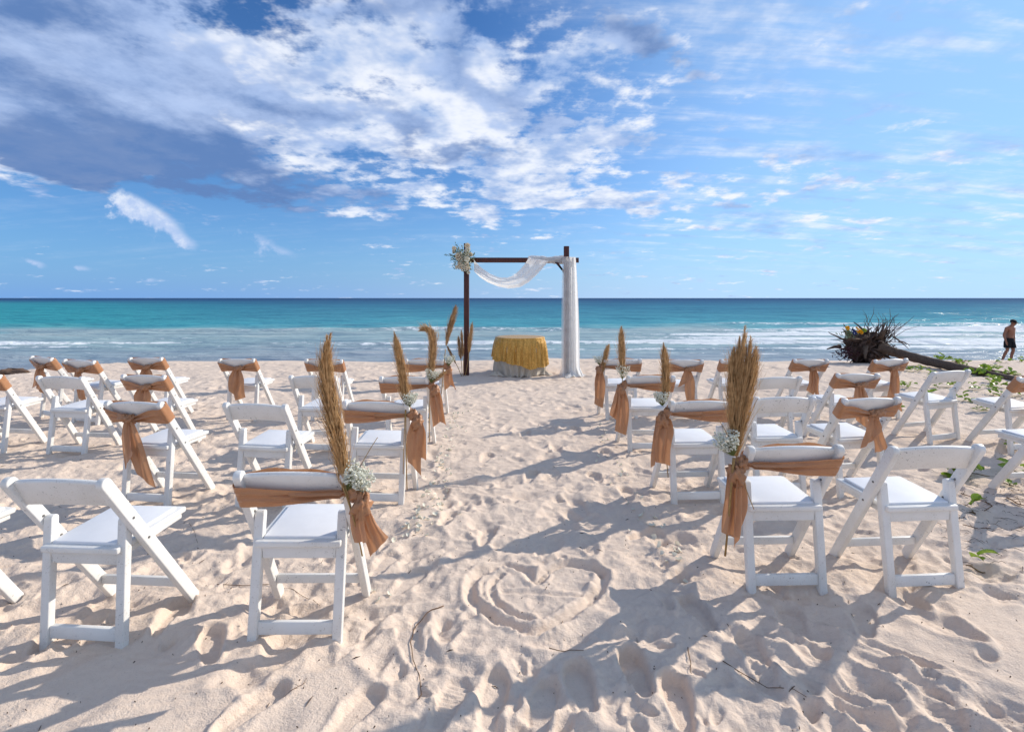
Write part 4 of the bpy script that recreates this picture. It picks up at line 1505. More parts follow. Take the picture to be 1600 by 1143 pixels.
# two falls on the draped post
def fall(name, xt0, xt1, xb0, xb1, ztop, y0, folds, amp, seed, flare=0.06):
    rng = random.Random(seed)
    ph = rng.uniform(0, 6)
    nu, nv = 60, 30
    G = np.zeros((nu, nv, 3))
    for i in range(nu):
        t = i / (nu - 1)
        z = ztop * (1 - t) + (hR + .02) * t
        pool = max(0.0, (t - .93) / .07)
        for j in range(nv):
            v = j / (nv - 1)
            k2 = t ** 0.8
            xa, xb = xt0 + (xb0 - xt0) * k2, xt1 + (xb1 - xt1) * k2
            bulge = .03 * math.sin(PI * t * .9)
            x = xa + (xb - xa) * v + bulge * (v - .3) + flare * pool * (v - .4) * 2
            y = y0 + amp * (0.6 + .6 * t) * math.sin(2 * PI * folds * v + ph + .9 * math.sin(2.2 * t)) - .05 * pool * (1 + math.sin(9 * v))
            zz = z - (0 if pool < .01 else 0) + .012 * pool * math.sin(17 * v + ph)
            G[i, j] = Vector((x, y, zz)) - off
    m_ = MB()
    m_.grid(G)
    m_.build(name, M['thin' if name == 'front_fall' else 'sheer'], drape)


pxs = lambda u: (u - CU) / FPX * AD
fall('front_fall', pxs(878), pxs(891), pxs(877), pxs(893), zb + .055, AD - .09, 2.2, .016, 3, .08)
fall('front_fall', pxs(880), pxs(890), pxs(879), pxs(890), zb + .02, AD - .065, 1.6, .008, 13, .02)
fall('side_fall', pxs(886), pxs(900), pxs(887), pxs(904), zb + .06, AD + .06, 2.6, .034, 5, .05)
fall('side_fall', pxs(889), pxs(899), pxs(890), pxs(905), zb + .05, AD - .02, 2.0, .034, 6, .06)
# pooled cloth on the sand
G = np.zeros((16, 40, 3))
for i in range(16):
    r = i / 15
    for j in range(40):
        a = 2 * PI * j / 40
        rr = r * (.17 + .05 * math.sin(3 * a + 1) + .02 * math.sin(9 * a))
        x, y = RPX + .08 + math.cos(a) * rr * 1.25, AD - .07 + math.sin(a) * rr
        G[i, j] = Vector((x, y, hz(x, y) + .012 + .07 * (1 - r) ** 1.5 + .018 * (1 - r * .4) * math.sin(7 * a + 5 * r))) - off
mb = MB()
mb.grid(G, closed_v=True)
mb.build('pooled_hem', M['sheer'], drape)
tag(drape, 'sheer white drape swagged from the arch beam and falling down one post', 'drape')

# flower arrangement on the left joint
rng = random.Random(21)
fc = V(723.5, 403, AD - .13)
fa = empty('flower_arrangement', fc)


def leafblade(mb, p, d, L, w, rng):
    d = d.normalized()
    s = d.cross(Vector((rng.uniform(-1, 1), rng.uniform(-1, 1), rng.uniform(-1, 1)))).normalized() * w
    n = d.cross(s).normalized()
    k2 = len(mb.v)
    mb.v.extend([tuple(p), tuple(p + d * L * .4 + s + n * L * .04), tuple(p + d * L), tuple(p + d * L * .4 - s + n * L * .04)])
    mb.f.append((k2, k2 + 1, k2 + 2, k2 + 3))


def rose(parent, c, r, mat, rng, name='rose'):
    mb = MB()
    for ring, (n_, rr, tilt) in enumerate(((3, .35, .2), (5, .65, .6), (6, 1.0, 1.0))):
        for q in range(n_):
            a = 2 * PI * q / n_ + ring * .5 + rng.random()
            dirx = Vector((math.cos(a), math.sin(a), 0))
            G = np.zeros((4, 4, 3))
            for i in range(4):
                for j in range(4):
                    b = a + (j - 1.5) * .42
                    h = i / 3
                    rad = r * (rr * (.35 + .65 * h ** (1 + tilt * .3)))
                    G[i, j] = (math.cos(b) * rad, math.sin(b) * rad, r * (.9 * h * (1 - .3 * tilt) - .25 * tilt * h * h) + r * .1 * (j in (1, 2)))
            q_ = Vector((rng.uniform(-.3, .3), -1, rng.uniform(-.1, .5))).to_track_quat('Z', 'Y').to_matrix() if ring == 0 and q == 0 else None
            if q_ is not None:
                rose.rot = q_
            G2 = np.array([[tuple(rose.rot @ Vector(g) + c) for g in row] for row in G])
            mb.grid(G2)
    return mb.build(name, mat, parent)


for q in range(34):
    p = Vector((rng.gauss(0.01, .085), rng.uniform(-.10, .0), rng.gauss(-.03, .11)))
    rose(fa, p, rng.uniform(.035, .058), M['rose'] if q % 3 else M['petal'], rng)
lm = MB()
for q in range(420):
    p = Vector((max(-.2, min(.2, rng.gauss(0, .085))), rng.uniform(-.08, .08), max(-.25, min(.25, rng.gauss(-.02, .10)))))
    leafblade(lm, p, Vector((rng.gauss(0, 1), rng.gauss(-.3, .6), rng.gauss(.1, 1))), rng.uniform(.04, .09), rng.uniform(.006, .014), rng)
for q in range(9):
    d_ = Vector((rng.uniform(-1, -.2), rng.uniform(-.3, .2), rng.uniform(-.1, 1.2))).normalized()
    L = rng.uniform(.18, .36)
    for s_ in range(16):
        t = s_ / 16
        leafblade(lm, d_ * L * (.3 + .7 * t), d_ + Vector((rng.uniform(-1, 1), rng.uniform(-1, 1), rng.uniform(-1, 1))) * .6, .05, .008, rng)
o = lm.build('foliage', M['sage'], fa, smooth=False)
bm_ = MB()
for q in range(260):
    p = Vector((max(-.2, min(.2, rng.gauss(-.02, .085))), rng.uniform(-.13, .02), max(-.22, min(.25, rng.gauss(0.0, .11)))))
    leafblade(bm_, p, Vector((rng.gauss(0, 1), rng.gauss(0, 1), rng.gauss(0, 1))), .022, .010, rng)
bm_.build('filler_blossom', M['bloom'], fa, smooth=False)
tag(fa, 'cream and white flower arrangement with sage leaves on the arch corner', 'flowers')

# dried plumes standing at the foot of the flowered post
pd = AD - .18


def foot(u, v, d_):
    p = at(u, v, d_)
    p.z = hz(p.x, p.y) + .01
    return p


for (lab, b0, tip, rad, mt, sd_) in (('pale plume standing behind the flowered arch post', (727, 585), (738, 503), .045, 'pampas', 31),
                                     ('low dried plume left of the flowered post foot', (722, 585), (716, 525), .040, 'pampas_grey', 32),
                                     ('thin dark plume hugging the flowered post', (724, 585), (721, 516), .028, 'pampas_grey', 33),
                                     ('dried stalk leaning away from the flowered post towards the chairs', (721, 585), (699, 541), .022, 'pampas_grey', 34)):
    b = foot(b0[0], b0[1], pd)
    tp = V(tip[0], tip[1], pd)
    m1, m2 = b.lerp(tp, .33) + Vector((.02, 0, 0)), b.lerp(tp, .66)
    a0 = bez([b, m1, m2, tp], .42)
    pampas(lab, [([a0, m1.lerp(m2, .6), m2.lerp(tp, .5), tp], rad, .09)], [([b, m1, a0], .006)], sd_, 1.0, mt, .002, 'dried plumes at the arch foot')

# ------------------------------------------------------------------ table
TX, TYc = (812.5 - CU) / FPX * 10.05, 10.15
tz0 = hz(TX, TYc) - .02
tb = empty('round_table', (TX, TYc, tz0))
TH = 0.755
mb = MB()
G = np.zeros((5, 48, 3))
for i, (r, z) in enumerate(((0.001, TH), (.48, TH), (.485, TH - .008), (.48, TH - .025), (.001, TH - .025))):
    for j in range(48):
        a = 2 * PI * j / 48
        G[i, j] = (math.cos(a) * r, math.sin(a) * r, z)
mb.grid(G, closed_v=True)
mb.build('tabletop', M['white'], tb)
for q in range(4):
    a = PI / 4 + q * PI / 2
    mb = MB()
    mb.tube([(math.cos(a) * .30, math.sin(a) * .30, TH - .026), (math.cos(a) * .36, math.sin(a) * .36, .0)], .016, 8)
    mb.build('leg', M['metal'], tb)
tag(tb, 'round table hidden under layered cloths in front of the arch', 'table')


def skirt(name, rtop, z_top, drop, wave, mat, label, seed, rbot, tuck=None):
    e = empty(name, (TX, TYc, tz0))
    rng = random.Random(seed)
    ph = [rng.uniform(0, 6.28) for _ in range(5)]
    n = 220
    rows = []
    for r in np.linspace(0.001, rtop - .012, 8):
        rows.append([(math.cos(2 * PI * j / n) * r, math.sin(2 * PI * j / n) * r, z_top) for j in range(n)])
    nr = 34
    for i in range(nr):
        t = (i + .2) / (nr - .8)
        row = []
        for j in range(n):
            a = 2 * PI * j / n
            h = drop(a)
            amp = wave * (min(1, t * 2.2) if seed % 2 else float(sstep(.45, .85, t)))
            w = math.sin(wave_n[seed % 2] * a + ph[0] + .8 * math.sin(3 * a)) + .5 * math.sin(wave_n[seed % 2] * 1.7 * a + ph[1] + 2 * t) + .35 * math.sin(5 * a + ph[2])
            r = rtop - .012 * math.cos(min(1, t * 6) * PI / 2) + (rbot - rtop) * t + amp * w
            z = z_top - .012 * math.sin(min(1, t * 6) * PI / 2) - (h - .012) * t
            x, y = math.cos(a) * r, math.sin(a) * r
            if tuck:
                x, y, z = tuck(x, y, z, t, a)
            row.append((x, y, max(z, .025)))
        rows.append(row)
    mb = MB()
    mb.grid(np.array(rows), closed_v=True)
    mb.build('cloth', mat, e)
    tag(e, label, 'tablecloth')
    return e


wave_n = (17, 31)


def tuck(x, y, z, t, a):
    # side of the cloth facing the chairs is gathered towards a knot near the ground
    fr = max(0.0, -math.sin(a)) ** 1.5
    k2 = fr * float(sstep(.35, 1.0, t))
    x = x * (1 - .55 * k2) + (-.02) * .55 * k2
    y = y * (1 - .10 * k2)
    z = z + .02 * k2 * math.sin(9 * a)
    return x, y, z


skirt('under_cloth', .488, TH + .004, lambda a: TH - .03, .026, M['linen'], 'ivory under cloth gathered towards a knot at the foot of the round table', 2, .500, tuck)
skirt('sequin_cloth', .500, TH + .010, lambda a: .47 + .10 * math.cos(a + .55) + .02 * math.sin(4 * a) + .016 * math.sin(9 * a), .021, M['gold'], 'gold sequin overlay cloth hanging unevenly over the round table', 3, .545)
# spilled cloth ends on the sand
for (lab, u, v, rx_, ry_, sd_) in (('bunched ivory cloth end on the sand at the table foot, flowered-post side', 776, 587, .16, .07, 3), ('bunched ivory cloth end on the sand at the table foot, draped-post side', 850, 585, .13, .07, 8)):
    c = gp(u, v)
    e = empty('cloth_end', (c[0], c[1], hz(*c)))
    G = np.zeros((12, 36, 3))
    for i in range(12):
        r = i / 11
        for j in range(36):
            a = 2 * PI * j / 36
            rr = r * (1 + .22 * math.sin(3 * a + sd_) + .1 * math.sin(7 * a))
            x, y = math.cos(a) * rr * rx_, math.sin(a) * rr * ry_
            G[i, j] = (x, y, .015 + hz(c[0] + x, c[1] + y) - hz(*c) + .06 * (1 - r * r) * (1 + .4 * math.sin(5 * a + sd_ + 4 * r)))
    mb = MB()
    mb.grid(G, closed_v=True)
    mb.build('cloth', M['linen'], e)
    tag(e, lab, 'cloth')

# ------------------------------------------------------------------ driftwood tree
rng = random.Random(77)
rc = V(1356, 537, 12.25)
dt = empty('fallen_tree', (rc.x, rc.y, hz(rc.x, rc.y)))
off = Vector(dt.location)
trunk = [V(1372, 541, 12.1), V(1400, 551, 11.9), V(1450, 564, 11.2), V(1500, 575, 10.4), V(1548, 586, 9.7), V(1605, 597, 9.0), V(1660, 612, 8.7)]
PT = []
for i in range(len(trunk) - 1):
    for q in np.linspace(0, 1, 9)[:-1]:
        PT.append(trunk[i].lerp(trunk[i + 1], q) - off)
PT.append(trunk[-1] - off)
rad = [float(np.interp(i / (len(PT) - 1), [0, .1, .5, 1], [.15, .108, .088, .055])) * (1 + .06 * math.sin(i * 2.1) + .03 * rng.random()) for i in range(len(PT))]
mb = MB()
mb.tube(PT, rad, 16)
mb.build('trunk', M['bark'], dt)
b0 = V(1535, 580, 10.15)
mb = MB()
mb.tube([b0 - off, V(1565, 584, 10.05) - off, V(1595, 590, 9.9) - off, V(1640, 597, 9.6) - off], [.07, .06, .05, .04], 10)
mb.build('branch', M['bark'], dt)
core = rc - off
for q in range(210):
    # roots fan out in a plate facing away from the trunk
    a = rng.uniform(0, 2 * PI)
    d_ = Vector((math.cos(a) * 1.35 - .12, -.25 + rng.gauss(0, .5), math.sin(a) * .75 - .10)).normalized()
    L = rng.uniform(.28, .58) * (0.8 if d_.z < -.2 else 1.0)
    p0 = core + Vector((rng.gauss(-.04, .22), rng.gauss(0, .12), rng.gauss(-.08, .13)))
    pts = [p0]
    cur = d_
    for s_ in range(5):
        cur = (cur + Vector((rng.gauss(0, .22), rng.gauss(0, .22), rng.gauss(-.05, .2)))).normalized()
        nx_ = pts[-1] + cur * L / 5
        if nx_.z + off.z < hz(nx_.x + off.x, nx_.y + off.y) - .02:
            nx_.z = hz(nx_.x + off.x, nx_.y + off.y) - off.z - .02
        pts.append(nx_)
    r0 = rng.uniform(.025, .060) if q % 3 == 0 else rng.uniform(.010, .024)
    mb = MB()
    mb.tube(pts, [r0 * (1 - .16 * i) for i in range(6)], 6)
    mb.build('root', M['drift'], dt)
G = np.zeros((18, 30, 3))
for i in range(18):
    a = PI * (i + .02) / 17.04
    for j in range(30):
        b = 2 * PI * j / 30
        q = 1 + .22 * math.sin(4 * b + 3 * a) + .16 * math.sin(9 * b - 5 * a + 1) + .10 * math.sin(15 * a + 11 * b)
        G[i, j] = tuple(core + Vector((math.sin(a) * math.cos(b) * .42 * q - .05, math.sin(a) * math.sin(b) * .20 * q, math.cos(a) * .30 * q - .10)))
mb = MB()
mb.grid(G, closed_v=True)
mb.build('root_ball', M['drift'], dt)
for q in range(46):
    # thin dry rootlets standing up
    d_ = Vector((rng.gauss(.25, .42), rng.gauss(-.1, .3), rng.uniform(.55, 1.0))).normalized()
    L = rng.uniform(.35, .72)
    p0 = core + Vector((rng.gauss(.26, .14), rng.gauss(0, .1), rng.uniform(.0, .22)))
    pts = [p0, p0 + d_ * L * .4, p0 + d_ * L * .75 + Vector((rng.gauss(0, .03), 0, 0)), p0 + d_ * L + Vector((rng.gauss(0, .07), rng.gauss(0, .05), rng.gauss(0, .03)))]
    mb = MB()
    mb.tube(pts, [.009, .007, .005, .0025], 5)
    mb.build('root', M['drift'], dt)
# broad splintered buttress roots
for (u0, v0, u1, v1, r) in ((1395, 525, 1420, 545, .03), (1345, 530, 1308, 530, .03), (1352, 540, 1352, 560, .05), (1330, 530, 1318, 515, .05), (1375, 530, 1385, 512, .05)):
    a_, b_ = V(u0, v0, 12.0) - off, V(u1, v1, 11.8) - off
    mb = MB()
    mb.tube([a_, a_.lerp(b_, .5) + Vector((0, 0, .02)), b_], [r * 1.3, r, r * .25], 8, squash=.5)
    mb.build('root', M['bark'], dt)
tag(dt, 'fallen palm trunk with an upturned tangle of dark roots on the beach crest', 'fallen tree')
# posy laid on the roots
fb = empty('flower_posy', V(1330, 519, 11.75))
for (u, v, mt, r) in ((1324, 512, 'yellow', .05), (1332, 517, 'blue', .05), (1335, 520, 'blue', .045), (1341, 516, 'yellow', .06), (1345, 519, 'yellow', .05), (1338, 512, 'yellow', .03), (1350, 516, 'vine', .05)):
    rose(fb, V(u, v, 11.72) - fb.location, r, M[mt], rng, 'flower')
mb = MB()
for q in range(60):
    leafblade(mb, Vector((rng.gauss(0, .1), rng.gauss(.05, .04), rng.gauss(-.03, .06))), Vector((rng.gauss(0, 1), rng.gauss(0, .5), rng.gauss(.4, .6))), .09, .016, rng)
mb.build('leaves', M['sage'], fb, smooth=False)
tag(fb, 'yellow and blue posy laid on the driftwood roots', 'flowers')
fp = empty('dried_bouquet', V(1322, 552, 11.8))
mb = MB()
for q in range(150):
    leafblade(mb, Vector((rng.gauss(0, .10), rng.gauss(0, .05), rng.gauss(0, .07))), Vector((rng.gauss(0, 1), rng.gauss(0, .6), rng.gauss(.2, .8))), rng.uniform(.06, .16), .010, rng)
mb.build('sprigs', M['purple'], fp, smooth=False)
tag(fp, 'dark purple dried sprigs tucked under the driftwood roots', 'flowers')

# ------------------------------------------------------------------ beach vines
leaf_meshes = []
for q in range(3):
    rg = random.Random(q)
    G = np.zeros((7, 5, 3))
    for i in range(7):
        t = i / 6
        wv = (math.sin(PI * min(1, t * 1.02 + .02)) ** .55) * .42 * (1 - .15 * t)
        for j in range(5):
            v = (j - 2) / 2
            G[i, j] = (v * wv, t - .10 * abs(v) * (t > .9), .16 * abs(v) ** 1.4 + .10 * math.sin(PI * t) - .12 * t * t)
    mb = MB()
    mb.grid(G)
    m_ = mb.mesh('leaf')
    m_.materials.append(M['vine'])
    leaf_meshes.append(m_)


def vine(label, u, v, n, spread, size, seed):
    rg = random.Random(seed)
    x, y = gp(u, v)
    e = empty('beach_vine', (x, y, hz(x, y)))
    pts = []
    a = rg.uniform(0, 6.28)
    for s_ in range(6):
        t = (s_ / 5 - .5) * 2
        px, py = x + math.cos(a) * spread * 1.3 * t, y + math.sin(a) * spread * 1.3 * t + rg.gauss(0, .02)
        pts.append(Vector((px - x, py - y, hz(px, py) - hz(x, y) + .012)))
    mb = MB()
    mb.tube(pts, [.003, .004, .004, .004, .003, .002], 5)
    mb.build('runner', M['vinestem'], e)
    for q in range(int(n * 1.3) if n > 2 else n):
        r = spread * rg.random() ** .6
        b = rg.uniform(0, 6.28)
        px, py = math.cos(b) * r, math.sin(b) * r * .7
        l = bpy.data.objects.new('leaf', leaf_meshes[q % 3])
        C.objects.link(l)
        l.parent = e
        s = size * rg.uniform(.65, 1.2)
        l.location = (px, py, hz(x + px, y + py) - hz(x, y) + rg.uniform(.02, .10) * (size / .08))
        l.rotation_euler = (rg.uniform(-.2, .9), rg.uniform(-.5, .5), rg.uniform(0, 6.28))
        l.scale = (s, s, s)
    tag(e, label, 'vine', 'beach vines creeping over the sand')


for i, (u, v, n, sp, sz, lab) in enumerate([
        (1432, 580, 22, .24, .085, 'leafy green vine just past the two right-hand bow-tied front chairs'),
        (1415, 608, 11, .15, .075, 'small green vine between the three bows and the bare chair in the vines'),
        (1478, 606, 16, .18, .085, 'green vine seen through the back opening of the bare chair among vines'),
        (1446, 620, 8, .12, .075, 'little vine sprig half hidden by the bare chair rail'),
        (1502, 578, 14, .22, .10, 'vine against the fallen trunk where it thins'),
        (1530, 588, 24, .20, .10, 'largest vine clump growing over the fallen trunk'),
        (1548, 580, 18, .22, .10, 'vine clump on the seaward side of the thin trunk end'),
        (1556, 600, 12, .17, .085, 'vine below the thin trunk end'),
        (1558, 608, 11, .16, .085, 'yellow green vine between trunk end and right edge sash'),
        (1557, 620, 9, .13, .085, 'vine leaves just above the right edge seat'),
        (1594, 621, 8, .13, .085, 'vine under the sash at the right frame edge'),
        (1538, 643, 10, .12, .07, 'vine sprig behind the slanting rail near the right edge'),
        (1474, 562, 14, .25, .12, 'vine clump on the crest seaward of the trunk'),
        (1503, 570, 8, .18, .09, 'sparse vine seaward of the trunk middle'),
        (1566, 566, 8, .20, .08, 'low vine on the crest at the feet of the walking man'),
        (1594, 564, 10, .2, .09, 'vine on the crest at the right frame edge'),
        (1498, 744, 12, .09, .105, 'dark glossy vine tuft behind the bare chair back in the rear row'),
        (1525, 742, 7, .07, .06, 'upright vine sprig right of the rear bare chair back'),
        (1592, 740, 6, .10, .085, 'vine leaves on the sand below the right edge seat rail'),
        (1518, 802, 2, .03, .10, 'two leaf sprig by the rear bare chair leg'),
        (1524, 892, 2, .025, .085, 'single yellow green leaf sprig right of the rear bare chair foot'),
        (1572, 756, 5, .05, .045, 'tiny vine seedling below the right edge stretcher'),
        (1462, 592, 9, .14, .08, 'low vine behind the top slat of the bare chair among vines'),
        (1578, 588, 12, .2, .09, 'vine lying across the tip of the fallen trunk'),
        (1508, 628, 8, .12, .075, 'vine right of the bare chair among vines'),
        (1526, 612, 9, .14, .08, 'vine midway between the bare chair in the vines and trunk end'),
        (1582, 700, 7, .10, .07, 'vine sprig beneath the cut-off seat at the right edge'),
        (1400, 640, 6, .08, .06, 'vine sprig between the bow-tied chair and the bare chair in the vines')]):
    vine(lab, u, v, n, sp, sz, 300 + i)

# ------------------------------------------------------------------ twigs, petals and litter


def twig(label, pix, r, seed, fork=True):
    r = r * (0.75 if r < .01 else 1)
    rg = random.Random(seed)
    P = []
    for (u, v) in pix:
        x, y = gp(u, v)
        P.append(Vector((x, y, hz(x, y) + r * 1.2 + .003)))
    e = empty('twig', P[0])
    mb = MB()
    Q = []
    for i in range(len(P) - 1):
        for q in (0, .33, .66):
            a = P[i].lerp(P[i + 1], q)
            a.z = max(a.z, hz(a.x, a.y) + r)
            Q.append(a + Vector((rg.gauss(0, r), rg.gauss(0, r), 0)) - P[0])
    Q.append(P[-1] - P[0])
    mb.tube(Q, [r * (1 - .5 * i / len(Q)) for i in range(len(Q))], 6)
    if fork:
        for q in range(3):
            i = rg.randrange(1, len(Q) - 1)
            d_ = Vector((rg.gauss(0, 1), rg.gauss(0, 1), .3)).normalized() * r * 14
            mb.tube([Q[i], Q[i] + d_ * .5, Q[i] + d_], [r * .5, r * .4, r * .2], 5)
    mb.build('stalk', M['twig'], e)
    tag(e, label, 'twig')


twig('long bent brown twig on the sand between heart and left aisle chair', [(692, 948), (668, 955), (650, 972), (641, 1000), (645, 1030), (655, 1052), (658, 1080), (652, 1104)], .0032, 1)
twig('thin dry twig under the nearest left aisle chair', [(338, 912), (380, 916), (430, 914), (470, 925), (500, 945)], .0022, 2)
twig('short dark twig in the shadow below the drawn heart', [(858, 1019), (880, 1025), (912, 1030)], .0025, 3, False)
twig('bleached straight stick in the furrowed foreground', [(1075, 1022), (1078, 1045), (1080, 1066)], .0028, 4, False)
twig('thin twig beside the shoe tread print in the furrows', [(1130, 1035), (1160, 1052), (1200, 1072), (1260, 1095)], .0026, 5)
twig('dark curled root twig on the vine-strewn sand at the right', [(1500, 770), (1525, 778), (1548, 790)], .005, 6)
twig('dark root piece right of the rear bare chair', [(1540, 785), (1550, 795), (1538, 802)], .005, 7)
twig('dark branching twig at the right edge in the shade', [(1575, 782), (1590, 790), (1606, 796)], .006, 8)
twig('long thin twig behind the rear bare chair leg', [(1505, 822), (1525, 826), (1548, 826)], .0035, 9)
twig('tiny twig sticking from the left foreground sand', [(438, 1085), (455, 1086), (472, 1074), (480, 1062)], .0018, 10)
twig('dark stick leaning on the crest seaward of the fallen trunk', [(1494, 566), (1504, 562), (1513, 558)], .018, 11)
twig('brown twig beside the farthest left plain seat front', [(296, 818), (304, 835), (309, 850)], .0018, 12, False)

pet_mesh = []
for q in range(4):
    rg = random.Random(50 + q)
    G = np.zeros((6, 6, 3))
    for i in range(6):
        for j in range(6):
            a, b = (i - 2.5) / 2.5, (j - 2.5) / 2.5
            rr = math.hypot(a, b)
            s = 1 / max(1, rr ** .6)
            G[i, j] = (a * s, b * s * .8, .35 * a * a + .25 * b * b + rg.uniform(-.06, .06))
    mb = MB()
    mb.grid(G)
    m_ = mb.mesh('petal')
    m_.materials.append(M['petal'])
    pet_mesh.append(m_)
rng = random.Random(91)


def petals(label, group, n, fn):
    for q in range(n):
        u, v = fn()
        x, y = gp(u, v)
        o = bpy.data.objects.new('flower_petal', pet_mesh[rng.randrange(4)])
        C.objects.link(o)
        s = rng.uniform(.011, .021)
        o.scale = (s, s * rng.uniform(.7, 1.1), s)
        o.location = (x, y, hz(x, y) + s * .35)
        o.rotation_euler = (rng.gauss(0, .6), rng.gauss(0, .6), rng.uniform(0, 6.28))
        tag(o, label, 'petal', group)


def la():
    v = 640 + 210 * rng.random() ** 1.1
    edge = float(np.interp(v, [640, 705, 790, 850], [712, 690, 662, 610]))
    return edge + abs(rng.gauss(0, 1)) * (10 + (v - 640) * .10) - 6, v


def ra():
    v = 655 + 200 * rng.random()
    edge = float(np.interp(v, [650, 705, 790, 870], [935, 962, 1010, 1085]))
    return edge - abs(rng.gauss(0, 1)) * (8 + (v - 650) * .09), v


petals('white petal scattered beside the chairs on the flowered-post side of the aisle', 'petals along the flowered-post side of the aisle', 105, la)
petals('white petal scattered beside the chairs on the draped-post side of the aisle', 'petals along the draped-post side of the aisle', 42, ra)
petals('white petal in the small cluster near the drawn heart', 'petals near the drawn heart', 9, lambda: (rng.gauss(1055, 18), rng.gauss(868, 22)))
petals('white petal fallen by the nearest left aisle chair foot', 'petals by the nearest left aisle chair', 5, lambda: (rng.gauss(585, 14), rng.gauss(935, 22)))

# tiny litter: nobody could count it
mb = MB()
rg = random.Random(3)
for q in range(1100):
    y = 1.5 + 7.5 * rg.random() ** 1.5
    x = rg.uniform(-1.1, 1.1) * y
    z = hz(x, y)
    a = rg.uniform(0, PI)
    L = rg.uniform(.0015, .005) if q % 8 else rg.uniform(.010, .025)
    w = rg.uniform(.0006, .0018) if q % 8 else .0007
    dx, dy = math.cos(a) * L, math.sin(a) * L
    nx_, ny_ = -math.sin(a) * w, math.cos(a) * w
    k2 = len(mb.v)
    h = rg.uniform(.001, .004)
    mb.v.extend([(x - dx - nx_, y - dy - ny_, z), (x - dx + nx_, y - dy + ny_, z + .001), (x + dx + nx_, y + dy + ny_, z + h + .001), (x + dx - nx_, y + dy - ny_, z + h), (x, y, z + .004 + h)])
    mb.f.extend([(k2, k2 + 1, k2 + 4), (k2 + 1, k2 + 2, k2 + 4), (k2 + 2, k2 + 3, k2 + 4), (k2 + 3, k2, k2 + 4)])
o = mb.build('beach_litter', M['speck'], smooth=False)
tag(o, 'tiny dark plant litter strewn over the sand', 'litter', kind='stuff')

# darker weed wrack on the right
mb = MB()
for q in range(230):
    u, v = rg.gauss(1560, 60), rg.gauss(780, 48)
    if v < 560:
        continue
    x, y = gp(u, v)
    z = hz(x, y)
    a = rg.uniform(0, PI)
    L = rg.uniform(.01, .05)
    mb.tube([(x - math.cos(a) * L, y - math.sin(a) * L, z + .004), (x, y, z + .008 + rg.uniform(0, .01)), (x + math.cos(a) * L, y + math.sin(a) * L, z + .004)], [.0008, .0015, .0006], 4)
o = mb.build('weed_wrack', M['speck'], smooth=False)
tag(o, 'dark dry weed strewn on the shaded sand at the right edge', 'weed', kind='stuff')

# shore rock at the far left
c = gp(18, 583)
rk_ = empty('shore_rock', (c[0], c[1], hz(*c)))
G = np.zeros((14, 26, 3))
for i in range(14):
    a = PI * (i + .02) / 13.04
    for j in range(26):
        b = 2 * PI * j / 26
        q = 1 + .18 * math.sin(3 * b + 2 * a) + .12 * math.sin(5 * b - 4 * a + 1) + .08 * math.sin(9 * a + 7 * b)
        G[i, j] = (math.sin(a) * math.cos(b) * .34 * q, math.sin(a) * math.sin(b) * .18 * q, math.cos(a) * .075 * q + .02)
mb = MB()
mb.grid(G, closed_v=True)
mb.build('stone', M['rock'], rk_)
tag(rk_, 'low brown rock lying at the water edge', 'rock')


